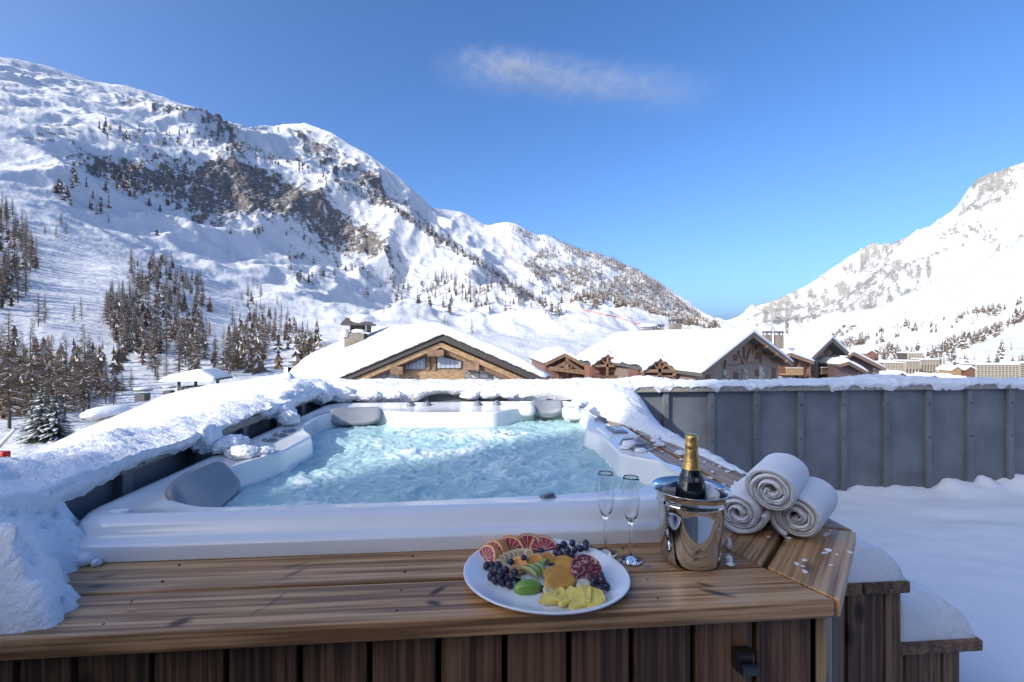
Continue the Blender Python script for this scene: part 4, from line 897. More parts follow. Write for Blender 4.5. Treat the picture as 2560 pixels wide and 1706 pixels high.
for (x0, y0, x1, y1) in ((1945, 941, 1956, 975), (1961, 941, 1972, 975), (2000, 918, 2010, 950)):
    f_ = ln.rect(x0-.6, y0-.6, x1+.6, y1+.6, .08, .06, 'window', M['beam']); ln.rect(x0, y0, x1, y1, .1, .015, 'pane', M['curtain_glass'] if x0 < 1990 else M['red_shutter'], f_)
for x in (1987, 2013): ln.rect(x, 903, x+4, 980, .5, .3, 'post', M['beam'])
chimney(ln, 1918, 844, 52, .7, .3, ln.roof); chimney(ln, 1947, 844, 52, .7, .3, ln.roof)
c5 = House('chalet', 'plum brown chalet with a steep snowy roof at the right end of the row', at(2112, 896, 60), at(2132, 881, 60), at(2214, 922, 62), cam_vec(-3, 22), over=1.0)
c5.shell(M['plum_wood'], .93, .5, .28, 9, seed=21, barge_mat=M['beam'])
c5.rect(2181, 916, 2196, 975, .1, .12, 'stone_pilaster', M['stone'])
for (x, y) in ((2147, 892), (2170, 905)): c5.rect(x, y, x+6, y+4, .9, .9, 'purlin', M['chalet_wood'])
c6 = House('chalet', 'little plum brown porch house with a snow cap in front of the end chalet', at(2096, 912, 52), at(2121, 905.5, 52), at(2169, 931, 53), cam_vec(0, 5), over=.8, cat='porch')
c6.shell(M['plum_wood'], .93, .5, .22, 8, seed=24, barge_mat=M['beam'])
for (x0, y0, x1, y1, mt_) in ((2112, 925, 2118, 934, 'curtain_glass'), (2119, 925, 2124, 934, 'dark_win'), (2129, 930, 2141, 975, 'red_shutter')):
    f_ = c6.rect(x0-.8, y0-.8, x1+.8, y1+.8, .06, .05, 'window' if x0 < 2125 else 'door', M['beam']); c6.rect(x0, y0, x1, y1, .075, .01, 'pane', M[mt_], f_)
c6.rect(2142, 930, 2147, 975, .07, .08, 'stone_pilaster', M['stone'])

# ------------------------------------------------------------------ snow covered roofs left of the terrace
rl = empty('snowy_roof', (-3, 6, -12)); tag(rl, 'broad snow covered roof falling away just left of the parapet', 'roof')
X, Y = np.meshgrid(np.linspace(-4.75, -1.66, 130), np.linspace(.3, 14, 220))
kk = np.interp(Y, [0, 3, 4.4, 5.3, 6.6, 9, 12, 14], [.30, .28, .255, .18, .11, .09, .09, .10])
Zr = .90-kk*(-1.7-X)-.9*np.maximum(-4.25-X, 0)**1.5*2.2+.05*(fbm(X*.9, Y*.7, 4, 4)-.5)+.02*(fbm(X*5+Y*2, Y*1.6, 4, 14)-.5)+.05*np.sin(Y*.9+X)*sstep(5, 9, Y)
Zr -= .25*sstep(11, 14, Y)
Xm = -1.62-np.maximum(Y-4.2, 0)*.40; Zr -= 1.6*np.maximum(X-Xm, 0)**1.2*sstep(3.8, 4.6, Y)
mesh_obj('snow', np.stack([X+3, Y-6, Zr+12], -1).reshape(-1, 3), grid_faces(220, 130), M['snow'], rl, True)
g = MB(); g.box((-1.30, -5.5, -1.5), (1.32, -1.7, 11.5)); g.obj('wall', M['plum_wood'], rl)
rb = empty('snowy_roof', tuple(at(500, 1000, 13)*Vector((1, 1, 0)))+(-12,)) if False else empty('snowy_roof', (-7.5, 12, -12)); tag(rb, 'lower snow covered roof with chimneys beyond the broad one at left', 'roof')
P00, P10, P01, P11 = at(222, 1047, 9.6), at(735, 938, 19), at(430, 1100, 7.6), at(840, 972, 13)
n1, n2 = 110, 60; U, Vv = np.meshgrid(np.linspace(0, 1, n1), np.linspace(0, 1, n2))
Q = [(np.array(P00)[i]*(1-U)+np.array(P10)[i]*U)*(1-Vv)+(np.array(P01)[i]*(1-U)+np.array(P11)[i]*U)*Vv for i in range(3)]
Q[2] = Q[2]-.35*np.exp(-Vv/.05)-.25*np.exp(-U/.03)+.10*(fbm(U*6, Vv*4, 3, 8)-.5)
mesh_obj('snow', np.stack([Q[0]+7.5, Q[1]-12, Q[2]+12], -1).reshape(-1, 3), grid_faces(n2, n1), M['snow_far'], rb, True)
g = MB(); cs = [P00*.93+P11*.07, P10*.93+P01*.07, P11*.93+P00*.07, P01*.93+P10*.07]; g.prism([Vector((c.x+7.5, c.y-12, min(c.z, -.3)-.5+12)) for c in cs], (0, 0, -9)); g.obj('wall', M['plum_wood'], rb)
def roof_vent(px0, px1, py0, py1, d, big, label):
    a = at(px0, py1, d); b_ = at(px1, py1, d); hgt = (py1-py0)/1138*d; c = (a+b_)/2; w_ = (b_-a).length
    e = empty('roof_chimney', tuple(c-Z*.3)); tag(e, label, 'chimney', 'chimneys on the roofs left of the terrace')
    if big:
        for x in (-.36, -.05, .36): rbox('post', (.07, .07, hgt*.75), M['barge'], (x*w_, 0, .3+hgt*.18), e, 0)
        rbox('stack', (w_*.4, .5, hgt*.4), M['stone'], (-.1*w_, .1, .2), e, 0)
        k_ = MB(); k_.prism([(-w_*.5, -.5, .30+hgt*.42), (w_*.5, -.5, .30+hgt*.42), (w_*.5, -.5, .34+hgt*.42), (w_*.18, -.5, .3+hgt*.72), (-w_*.5, -.5, .34+hgt*.42)], (0, 1.0, 0)); k_.obj('cap', M['barge'], e)
        n1, n2 = 40, 16; S1 = []
        for j in range(n2):
            for i in range(n1+1):
                t = i/n1; v = j/(n2-1); x = -w_*.52+t*w_*1.0
                top = np.interp(t, [0, .03, .15, .6, .72, .98, 1], [.42, .55, .74, 1.0, 1.0, .60, .44])
                ed_ = min(v, 1-v)*2; S1.append((x, -.62+v*1.24, .3+hgt*(.40+(top-.40)*min(1, ed_*4)**.5)))
        k_ = MB(); k_.add(S1, grid_faces(n2, n1+1).tolist()); k_.obj('snow', M['snow_far'], e, True)
    else:
        rbox('stack', (w_*.7, w_*.6, hgt*.8), M['slate'], (0, 0, .2+hgt*.25), e, .02); rbox('cap', (w_, w_*.8, hgt*.1), M['barge'], (0, 0, .3+hgt*.62), e, .01)
        k_ = MB(); blob_mesh(k_, (0, 0, .3+hgt*.80), (w_*.55, w_*.5, hgt*.22), 5, .1, 3); k_.obj('snow', M['snow_far'], e, True)
roof_vent(432, 560, 922, 968, 15.5, True, 'open roofed chimney under a thick snow cap, largest on the left roofs')
roof_vent(338, 374, 968, 990, 13, False, 'squat vent with a snow cap at the left, before the larch wood')
roof_vent(408, 436, 965, 977, 15, False, 'tiny snow capped vent beside the large roofed chimney')
rv = empty('roof_dormer', tuple(at(258, 1046, 9.4))); tag(rv, 'low dormer edge with a cushion of snow on the lower left roof', 'dormer')
k_ = MB(); blob_mesh(k_, (0, .1, .10), (.36, .5, .14), 15, .08, 4); k_.obj('snow', M['snow_far'], rv, True); rbox('fascia', (.42, .9, .10), M['coping'], (.16, .1, -.06), rv, .01, (0, -.35, 0))
# red and white pole at the far left
pl_ = MB(); pl_.tube([at(-14, 1128, 11), at(38, 1072, 11)], [.05, .035], 10); pole = empty('barrier_pole', tuple(at(5, 1150, 11))); tag(pole, 'pale slanting pole with a red box at the left edge', 'pole')
pl_.v = [tuple(Vector(p)-pole.location) for p in pl_.v]; pl_.obj('pole', plain('pale_paint', (.6, .65, .62), .5), pole); rbox('box', (.22, .2, .3), plain('red_paint', (.55, .03, .02), .5), (0, 0, .05), pole, .02)
k_ = MB(); k_.tube([(0, 0, -13), (0, 0, 0)], .06, 8); k_.obj('post', M['barge'], pole)

# ------------------------------------------------------------------ apartment blocks and chalets in the valley
M['block'] = plain('pale_concrete', (.34, .31, .26), .85, var=.12); M['block_dark'] = plain('loggia_shade', (.07, .06, .055), .8, var=.3, scale=2); M['block_wood'] = plain('loggia_wood', (.30, .20, .12), .8, var=.2)
def block(px0, px1, py0, py1, d, floors, cols, label):
    a = at(px0, py1, d); b_ = at(px1, py1, d); w_ = (b_-a).length; hgt = (py1-py0)/1138*d; e = empty('apartment_block', tuple(a-Z*0), math.atan2((b_-a).y, (b_-a).x)); tag(e, label, 'building', 'apartment blocks in the valley')
    k_ = MB(); k_.box((0, .6, -8), (w_, 12, hgt)); k_.obj('body', M['block_dark'], e)
    fh = hgt/floors
    for i in range(floors+1):
        k_ = MB(); k_.box((-.1, -.6, i*fh-.30), (w_+.1, .9, i*fh+.25)); k_.obj('balcony_slab', M['block'], e)
        if i < floors: k_ = MB(); k_.box((0, -.62, i*fh+.26), (w_, -.5, i*fh+fh*.42)); k_.obj('parapet', M['block'] if (i % 2) else M['block_wood'], e)
    for j in range(cols+1): x = j*w_/cols; k_ = MB(); k_.box((x-.22, -.7, -6), (x+.22, .9, hgt+.1)); k_.obj('partition', M['block'], e)
    k_ = MB(); k_.box((-.4, -.9, hgt+.26), (w_+.4, 12.4, hgt+1.1)); k_.obj('roof_snow', M['snow_far'], e)
block(2441, 2546, 913, 950, 330, 8, 12, 'longest pale apartment block behind the parapet near the right edge')
block(2549, 2640, 909, 940, 330, 6, 7, 'apartment block cut off by the right edge of the picture')
block(2271, 2305, 884, 903, 420, 7, 5, 'tallest small apartment tower above the other blocks in the valley')
block(2212, 2264, 908, 925, 400, 5, 8, 'low apartment block just right of the end chalet')
block(2264, 2296, 904, 922, 398, 5, 4, 'pale stepped block below the apartment tower')
block(2302, 2346, 900, 913, 410, 4, 6, 'low pale block to the right of the apartment tower')
def small_house(px, py, d, w_, label, wallm):
    p = at(px, py, d); e = empty('far_chalet', tuple(p)); tag(e, label, 'chalet', 'small chalets in the valley')
    k_ = MB(); k_.prism([(-w_/2*.85, 0, -6), (w_/2*.85, 0, -6), (w_/2*.85, 0, w_*.28), (0, 0, w_*.52), (-w_/2*.85, 0, w_*.28)], (0, w_*1.1, 0)); k_.obj('wall', wallm, e)
    k_ = MB()
    for sx in (-1, 1): k_.prism([(0, -w_*.1, w_*.56), (sx*w_*.58, -w_*.1, w_*.24), (sx*w_*.58, -w_*.1, w_*.34), (0, -w_*.1, w_*.68)], (0, w_*1.3, 0))
    k_.obj('roof', M['snow_far'], e)
for i, (px, py, d, w_, lb, wm) in enumerate(((2253, 940, 250, 12, 'brown gabled far chalet just right of the end chalet', 'red_wood'), (2285, 941, 260, 9, 'small brown far chalet below the stepped block', 'red_wood'), (2333, 945, 240, 11, 'white walled far chalet behind the snowy hump on the parapet', 'block'), (2372, 943, 250, 10, 'dark far chalet left of the longest apartment block', 'plum_wood'), (2392, 930, 330, 12, 'ochre far chalet between two blocks', 'chalet_wood'), (2426, 928, 330, 11, 'brown far chalet touching the longest apartment block', 'red_wood'), (2178, 886, 420, 12, 'brown far chalet above the plum brown roof, left of two', 'red_wood'), (2188, 882, 430, 11, 'brown far chalet above the plum brown roof, right of two', 'red_wood'), (2415, 908, 420, 10, 'lone far chalet on the open slope above the blocks', 'block_wood'), (2231, 935, 260, 9, 'white far chalet beside the end chalet', 'block'), (2411, 945, 240, 8, 'small far chalet behind the parapet snow', 'grey_wood'))):
    small_house(px, py+(14 if d < 300 else 4), d, w_*.72, lb, M[wm])
# ------------------------------------------------------------------ trees
M['bark'] = plain('larch_bark', (.085, .06, .045), .9, var=.3, scale=2)
M['twig'] = plain('larch_twigs', (.145, .105, .075), .9, var=.5, scale=.6)
M['twig_grey'] = plain('grey_twigs', (.11, .088, .075), .9, var=.4, scale=.6)
M['needle'] = plain('spruce_needles', (.035, .06, .045), .8, var=.4, scale=1.5)
def larch_mesh(h_, nbr, ntw, seed, spread=.15, width=.05, snow=.35, clear=.12):
    """crown of thin drooping branches with twigs; some carry snow"""
    r = random.Random(seed); mb = MB()
    for k_ in range(nbr):
        f = clear+(1-clear)*((k_+r.random())/nbr)**.92
        a = r.uniform(0, 2*math.pi); Lb = h_*(spread*(1-f)**.75*r.uniform(.45, 1.15)+.015)
        d = Vector((math.cos(a), math.sin(a), 0)); sd = Vector((-d.y, d.x, 0)); z0 = f*h_
        tip = d*Lb+Vector((0, 0, z0-Lb*r.uniform(.05, .35))); mid = d*Lb*.5+Vector((0, 0, z0-Lb*.12)); root = Vector((0, 0, z0))
        w_ = width*(1-f*.6); up = Vector((0, 0, w_*.9))
        mb.add([root-up, root+up, mid+up*.7, mid-up*.7, tip], [(0, 1, 2, 3), (3, 2, 4)], 0)
        for q in range(ntw):
            t = r.uniform(.25, 1); p = root.lerp(mid, t*2) if t < .5 else mid.lerp(tip, t*2-1)
            e = p+sd*r.uniform(-1, 1)*Lb*.33+d*Lb*r.uniform(-.05, .22)+Vector((0, 0, r.uniform(-.55, .25)*min(Lb*.5, 1.0)))
            mb.add([p-up*.5+sd*w_*.3, p+up*.5-sd*w_*.3, e], [(0, 1, 2)], 0)
        if r.random() < snow:
            ofs = Vector((0, 0, w_*1.1)); ww = sd*w_*r.uniform(1.2, 2.6)
            mb.add([root.lerp(mid, .4)+ofs-ww, root.lerp(mid, .4)+ofs+ww, mid.lerp(tip, .5)+ofs+ww*.6, mid.lerp(tip, .5)+ofs-ww*.6], [(0, 1, 2, 3)], 1)
    return mb
def trunk_mesh(h_, r0, n=6, bend=0, seed=0):
    r = random.Random(seed); mb = MB(); pts = []; rs = []
    for i in range(7): f = i/6; pts.append((bend*math.sin(f*2.5)*h_*.02+r.uniform(-.03, .03), r.uniform(-.03, .03), f*h_*.985-.6*(i == 0))); rs.append(r0*(1-f)**.85+.012)
    mb.tube(pts, rs, n); return mb
def mesh_of(mb, name, mats):
    o = mb.obj(name, mats); me_ = o.data; bpy.data.objects.remove(o); return me_
near_crowns = [mesh_of(larch_mesh(18, 230, 13, s, .20, .085, .38), 'crown', [M['twig'], M['snow_far']]) for s in (1, 2, 3)]
near_trunks = [mesh_of(trunk_mesh(18, .2, 7, s-1, s), 'trunk', M['bark']) for s in (1, 2, 3)]
mid_meshes = []
for s in (11, 12, 13, 14):
    mb = larch_mesh(18, 120, 7, s, .19, .15, .36); n0 = len(mb.m); t_ = trunk_mesh(18, .2, 5, 0, s); mb.add(t_.v, t_.f, 2)
    mid_meshes.append(mesh_of(mb, 'larch_tree', [M['twig'] if s % 2 else M['twig_grey'], M['snow_far'], M['bark']]))
used_pts = []
def near_tree(px, py, hgt, label, dmin=0, P=None):
    if P is None:
        g_ = ground_at(px, py, dmin)
        if g_ is None: return
        P = g_[0]
    e = empty('larch_tree', tuple(P), random.uniform(0, 6)); k_ = hgt/18; e.scale = (k_*random.uniform(.8, 1.1),)*2+(k_,); i = random.randrange(3)
    tag(e, label, 'tree', 'larches close by at the left')
    for nm, ms in (('crown', near_crowns[i]), ('trunk', near_trunks[i])): o = bpy.data.objects.new(nm, ms); link(o, e)
    return e
ords = ['first', 'second', 'third', 'fourth', 'fifth', 'sixth', 'seventh', 'eighth', 'ninth', 'tenth', 'eleventh', 'twelfth', 'thirteenth', 'fourteenth', 'fifteenth', 'sixteenth', 'seventeenth']
spots = [(4, 1040, 20), (24, 1075, 22), (52, 1030, 19), (78, 1060, 21), (112, 1010, 17), (128, 1045, 18), (158, 1060, 19), (182, 1020, 15), (206, 1055, 21), (226, 1040, 19), (238, 1000, 15), (262, 1010, 13), (283, 1020, 10), (305, 985, 8), (330, 975, 7), (392, 958, 8), (418, 950, 10)]
for i, (px, py, hh_) in enumerate(spots):
    near_tree(px, py, hh_, 'tall bare larch close by at the left, %s from the picture edge' % ords[i])
def mid_tree(P, hgt, label, group):
    o = bpy.data.objects.new('larch_tree', random.choice(mid_meshes)); k_ = hgt/18; o.location = P; w_ = k_*random.uniform(.8, 1.25); o.scale = (w_, w_, k_); o.rotation_euler = (random.uniform(-.03, .03), random.uniform(-.03, .03), random.uniform(0, 6.3)); COL.objects.link(o); tag(o, label, 'tree', group); return o
def in_poly(x, y, poly):
    c = False; j = len(poly)-1
    for i in range(len(poly)):
        if (poly[i][1] > y) != (poly[j][1] > y) and x < (poly[j][0]-poly[i][0])*(y-poly[i][1])/(poly[j][1]-poly[i][1])+poly[i][0]: c = not c
        j = i
    return c
def scatter(poly, n, seed, dens=None, dmin=0):
    r = random.Random(seed); out = []; x0 = min(p[0] for p in poly); x1 = max(p[0] for p in poly); y0 = min(p[1] for p in poly); y1 = max(p[1] for p in poly); tries = 0
    while len(out) < n and tries < n*60:
        tries += 1; x, y = r.uniform(x0, x1), r.uniform(y0, y1)
        if not in_poly(x, y, poly): continue
        if dens is not None and r.random() > dens(x, y): continue
        g_ = ground_at(x, y, dmin)
        if g_ is not None: out.append((g_[0], g_[1], x, y))
    return out
cl = lambda sx, sy, s, lo=.45, hi=.6: (lambda x, y: float(sstep(lo, hi, vnoise(np.array([x/sx]), np.array([y/sy]), s))[0])+.05)
for P, d, x, y in scatter([(330, 645), (400, 640), (450, 690), (500, 700), (530, 770), (600, 800), (690, 860), (690, 905), (620, 945), (420, 950), (310, 930), (262, 800), (300, 740)], 165, 5, cl(60, 60, 4, .3, .55)):
    mid_tree(P, random.uniform(14, 21), 'bare larch in the dense wood at the foot of the left slope', 'larches of the dense wood at the left')
for P, d, x, y in scatter([(-60, 560), (20, 520), (60, 600), (95, 640), (90, 720), (50, 770), (-60, 790)], 48, 6):
    mid_tree(P, random.uniform(20, 28), 'bare larch in the wood high at the left edge', 'larches high at the left edge')
for P, d, x, y in scatter([(1080, 700), (1160, 690), (1250, 715), (1345, 748), (1340, 765), (1200, 770), (1100, 765), (1070, 740)], 60, 7):
    mid_tree(P, random.uniform(22, 34), 'bare larch in the belt at the foot of the rocky spur', 'larches at the foot of the spur')
for P, d, x, y in scatter([(640, 700), (720, 800), (830, 860), (790, 890), (720, 900), (660, 840), (600, 760)], 26, 8):
    mid_tree(P, random.uniform(11, 17), 'slender larch between the dense wood and the nearest chalet', 'larches behind the nearest chalet')
for P, d, x, y in ([(ground_at(px, py)[0], 0, px, py) for px, py in ((150, 570), (165, 590), (140, 600), (272, 560), (110, 590), (1045, 800), (1110, 815), (1122, 830), (1165, 810), (1365, 790), (960, 790), (1180, 840), (205, 800), (185, 810), (112, 815), (98, 820))]):
    mid_tree(P, random.uniform(10, 17), 'lone larch standing on the open snow of the left slope', 'lone larches on the open slope')
# dark spruces
def spruce(px, py, hgt, label):
    g_ = ground_at(px, py)
    e = empty('spruce_tree', tuple(g_[0])); tag(e, label, 'tree')
    r = random.Random(int(px)); cr = MB(); sn = MB()
    for k_ in range(34):
        f = k_/34; z0 = hgt*(.06+.92*f); L0 = hgt*.30*(1-f)**.8+.12
        nbr = max(5, int(13*(1-f)+4))
        for q in range(nbr):
            a = q/nbr*2*math.pi+k_*1.3+r.uniform(-.25, .25); Lb = L0*r.uniform(.7, 1.15); d = Vector((math.cos(a), math.sin(a), 0)); sd = Vector((-d.y, d.x, 0))
            root = Vector((0, 0, z0)); tip = d*Lb+Vector((0, 0, z0-Lb*r.uniform(.15, .4)))
            for t0 in np.linspace(.12, .95, 9):
                p = root.lerp(tip, float(t0)); wd = Lb*.30*(1.15-t0)
                for sgn in (-1, 1):
                    e2 = p+sd*sgn*wd*r.uniform(.6, 1.2)+d*Lb*.13+Vector((0, 0, r.uniform(-.14, -.02)))
                    cr.add([p-d*Lb*.05, p+d*Lb*.07, e2], [(0, 1, 2)])
            if r.random() < .42:
                t0 = r.uniform(.3, .5); p = root.lerp(tip, t0)+Vector((0, 0, .05)); p2 = root.lerp(tip, .97)+Vector((0, 0, .03)); wv_ = sd*Lb*r.uniform(.08, .2)
                sn.add([p-wv_*.6, p+wv_*.6, p.lerp(p2, .5)+wv_+Vector((0, 0, .05)), p2, p.lerp(p2, .5)-wv_+Vector((0, 0, .05))], [(0, 1, 2, 4), (2, 3, 4)])
    cr.obj('crown', M['needle'], e); sn.obj('branch_snow', M['snow_far'], e)['kind'] = 'stuff'; trunk_mesh(hgt, .16, 7, 0, 3).obj('trunk', M['bark'], e)
spruce(104, 1112, 9.6, 'dark green snow laden spruce at the left, the taller of two')
spruce(140, 1104, 8.2, 'dark green snow laden spruce at the left, the shorter of two')
# distant woods that read as one mass
def far_mesh(h_, seed, nb_=15, snow=.2):
    r = random.Random(seed); v = []; f = []; mi = []
    for k_ in range(nb_):
        fz = .08+.9*k_/nb_; a = r.uniform(0, 6.3); Lb = h_*(.21*(1-fz)+.025)*r.uniform(.7, 1.2); d = np.array([math.cos(a), math.sin(a), 0]); z = np.array([0, 0, fz*h_])
        b0 = len(v); v += [z-d*Lb-[0, 0, h_*.05], z+d*Lb-[0, 0, h_*.05], z+[0, 0, h_*.11]]; f.append((b0, b0+1, b0+2)); mi.append(0 if r.random() > snow else 1)
    b0 = len(v); w_ = h_*.012; v += [np.array([-w_, 0, -1.]), np.array([w_, 0, -1.]), np.array([0, 0, h_])]; f.append((b0, b0+1, b0+2)); mi.append(0)
    return np.array(v), np.array(f), np.array(mi)
fvars = [far_mesh(1, s) for s in range(6)]
def forest(name, label, pts, h0, h1, mats):
    Vs = []; Fs = []; Ms = []; b0 = 0; r = random.Random(3)
    for P, d, x, y in pts:
        v, f, mi = fvars[r.randrange(6)]; hh_ = r.uniform(h0, h1); c, s = math.cos(r.uniform(0, 6)), math.sin(r.uniform(0, 6))
        q = v*np.array([hh_*r.uniform(.8, 1.3), hh_*1.0, hh_]); q = np.stack([q[:, 0]*c-q[:, 1]*s, q[:, 0]*s+q[:, 1]*c, q[:, 2]], -1)+np.array(P[:])-[0, 0, 1]
        Vs.append(q); Fs.append(f+b0); Ms.append(mi); b0 += len(v)
    o = mesh_obj(name, np.concatenate(Vs), np.concatenate(Fs), mats, midx=np.concatenate(Ms)); return tag(o, label, 'wood', kind='stuff')
fm = [M['twig'], M['snow_far']]; fg = [M['twig_grey'], M['snow_far']]
pts = scatter([(1370, 602), (1400, 606), (1480, 640), (1560, 655), (1640, 705), (1720, 770), (1800, 826), (1700, 828), (1600, 790), (1500, 770), (1420, 735), (1330, 690), (1300, 660), (1345, 640)], 2400, 21, cl(40, 22, 9, .25, .5), 1000)
pts += scatter([(1370, 590), (1480, 625), (1580, 668), (1700, 752), (1800, 822), (1790, 826), (1690, 765), (1570, 690), (1470, 645)], 600, 22, None, 1500)
pts += scatter([(1275, 562), (1320, 580), (1365, 604), (1340, 606), (1280, 580)], 50, 23, None, 1500)
pts += scatter([(1280, 700), (1340, 690), (1420, 740), (1500, 790), (1440, 790), (1350, 740)], 30, 24, cl(30, 20, 3), 900)
forest('distant_wood', 'brown larch wood covering the hill above the ski run', pts, 17, 25, fm)
pts = []
r = random.Random(31)
sx = [560, 610, 700, 800, 950, 1050, 1200, 1340, 1400]; sy = [372, 364, 402, 436, 498, 564, 659, 752, 780]
for i in range(430):
    x = r.uniform(560, 1400) if i % 3 else r.uniform(900, 1300); y = float(np.interp(x, sx, sy))+abs(r.gauss(0, 10))-2; g_ = ground_at(x, y, 500)
    if g_: pts.append((g_[0], 0, x, y))
pts += scatter([(230, 330), (500, 335), (600, 360), (600, 375), (420, 372), (230, 362)], 46, 32, None, 700)
pts += scatter([(120, 430), (400, 420), (700, 440), (900, 560), (1040, 660), (900, 700), (700, 600), (420, 600), (300, 560), (140, 520)], 110, 33, cl(50, 40, 12, .5, .65), 400)
pts += scatter([(700, 640), (900, 690), (1080, 700), (1000, 760), (840, 740), (720, 700)], 60, 34, cl(40, 30, 13, .48, .65), 400)
pts += scatter([(1050, 700), (1340, 745), (1340, 775), (1120, 790), (1040, 760)], 60, 35, None, 600)
forest('distant_wood', 'thin line of larches along the rocky spur and scattered among the left cliffs', pts, 13, 22, fg)
pts = scatter([(2270, 905), (2330, 880), (2400, 850), (2480, 825), (2560, 780), (2640, 760), (2640, 790), (2560, 810), (2480, 850), (2400, 880), (2320, 908), (2285, 918)], 300, 41, cl(26, 20, 5, .35, .55), 200)
pts += scatter([(2090, 862), (2130, 845), (2200, 825), (2300, 810), (2300, 830), (2200, 862), (2110, 880)], 130, 42, cl(22, 16, 6, .45, .6), 200)
pts += scatter([(2060, 852), (2100, 828), (2140, 815), (2140, 824), (2090, 852)], 50, 43, None, 200)
pts += scatter([(2200, 875), (2300, 870), (2300, 890), (2200, 895)], 60, 44, cl(20, 14, 8, .4, .6), 200)
pts += scatter([(2300, 815), (2420, 790), (2560, 750), (2560, 770), (2420, 815), (2300, 845)], 90, 45, cl(30, 20, 10, .5, .65), 200)
pts += scatter([(2150, 890), (2460, 880), (2560, 850), (2640, 850), (2640, 940), (2150, 940)], 110, 46, cl(25, 25, 11, .5, .65), 150)
forest('distant_wood', 'loose bands of dark trees on the right slope above the valley', pts, 8, 13, fg)
pts = scatter([(560, 760), (640, 760), (740, 820), (840, 880), (780, 915), (640, 935), (560, 930)], 90, 57, cl(40, 30, 14, .35, .6))+scatter([(-20, 930), (120, 900), (330, 930), (330, 985), (-20, 1060)], 60, 58)+scatter([(330, 645), (400, 640), (450, 690), (500, 700), (530, 770), (600, 800), (690, 860), (690, 905), (620, 930), (420, 935), (310, 915), (270, 800), (300, 740)], 190, 55, cl(60, 60, 4, .3, .55))+scatter([(-60, 560), (20, 520), (60, 600), (95, 640), (90, 720), (50, 770), (-60, 790)], 60, 56)
forest('background_wood', 'undergrowth of smaller larches filling the woods on the left slope', pts, 10, 16, fm)
# avalanche barriers on the shelf, nets along the ski run, masts on the summits
M['barrier'] = plain('barrier_steel', (.10, .09, .085), .7, var=.2)
nb_ = 0
for px, py in ((112, 326), (124, 328), (150, 329), (168, 329), (192, 330), (95, 339), (128, 340), (155, 341), (180, 341), (72, 352), (98, 357), (124, 359)):
    g_ = ground_at(px, py, 500)
    if not g_: continue
    e = empty('avalanche_barrier', tuple(g_[0]-Z*.5), .3); nb_ += 1; tag(e, 'dark snow rake standing in rows on the high shelf at the left', 'barrier', 'avalanche barriers on the high shelf')
    for q in range(3): rbox('rail', (11, .3, .55), M['barrier'], (0, 0, .9+q*1.2), e, 0, (.5, 0, 0))
    for q in (-4, 0, 4): rbox('post', (.35, .35, 5), M['barrier'], (q, .8, 1.6), e, 0, (-.4, 0, 0))
M['net'] = plain('red_safety_net', (.55, .16, .16), .7, var=.2, scale=.4)
def net(pts, label, hgt=2.2):
    top = []
    for px, py in pts:
        g_ = ground_at(px, py, 400)
        if g_: top.append(g_[0])
    mb = MB()
    for a, b_ in zip(top[:-1], top[1:]):
        t = (b_-a); n_ = t.cross(Z).normalized()*.06; mb.prism([a-n_, b_-n_, b_-n_+Z*hgt, a-n_+Z*hgt], n_*2)
    e = empty('safety_net', tuple(top[0])); mb.v = [tuple(Vector(p)-top[0]) for p in mb.v]; mb.obj('netting', M['net'], e); tag(e, label, 'net')
    for p in top[::2]: k_ = MB(); q = p-top[0]; k_.tube([q-Z*.3, q+Z*(hgt+.3)], .07, 5); k_.obj('pole', M['net'], e)
net([(1262, 635), (1285, 652), (1300, 662), (1325, 684), (1350, 700)], 'upper run of red safety netting high on the ski run', 2.2)
net([(1410, 745), (1425, 756), (1445, 768), (1465, 778), (1490, 786), (1515, 792), (1540, 799), (1565, 806), (1590, 813), (1600, 817)], 'long run of red safety netting at the bottom of the ski run', 1.7)
M['skier'] = plain('dark_ski_suit', (.04, .05, .08), .7); M['skier_red'] = plain('red_ski_suit', (.5, .04, .04), .7)
def skier(px, py, mt_, label):
    g_ = ground_at(px, py, 400)
    if not g_: return
    bm = bmesh.new()
    for c_, rr_ in (((-.14, 0, .45), (.12, .14, .48)), ((.14, .05, .45), (.12, .14, .48)), ((0, .02, 1.15), (.26, .2, .42)), ((0, .05, 1.68), (.14, .15, .17)), ((-.34, .1, 1.15), (.1, .12, .34)), ((.34, .1, 1.15), (.1, .12, .34))):
        bmesh.ops.create_icosphere(bm, subdivisions=2, radius=1, matrix=Matrix.Translation(c_) @ Matrix.Diagonal((*rr_, 1)))
    o = bm_obj('person', bm, mt_, None, True, g_[0]-Z*.1); tag(o, label, 'person', 'skiers on the slope'); o.scale = (1.3,)*3
for i, (px, py) in enumerate(((1413, 744), (1420, 747), (1428, 751), (1437, 752), (1447, 757), (1455, 756), (1380, 722), (1396, 733), (1500, 800), (1475, 810), (1418, 778), (1562, 797), (1530, 788), (1350, 716))):
    skier(px, py, M['skier_red'] if i % 4 == 0 else M['skier'], 'tiny skier in a %s suit on the groomed run' % ('red' if i % 4 == 0 else 'dark'))
for px, py, hh_ in ((502, 262, 14), (761, 312, 24), (813, 322, 14)):
    j = int(round((px-PX[0])/4)); i = int(np.argmin(TYf[:, j])); P = Vector((WX[i, j], WY[i, j], WZ2[i, j])); e = empty('mast', tuple(P)); tag(e, 'thin mast on the %s of the left skyline' % {502: 'first shoulder', 761: 'rocky summit', 813: 'knoll right of the rocky summit'}[px], 'mast')
    k_ = MB(); k_.tube([(0, 0, -3), (0, 0, hh_)], [.8, .35], 5); k_.obj('pole', M['barrier'], e); rbox('crossbar', (4, .3, .4), M['barrier'], (0, 0, hh_*.7), e, 0)
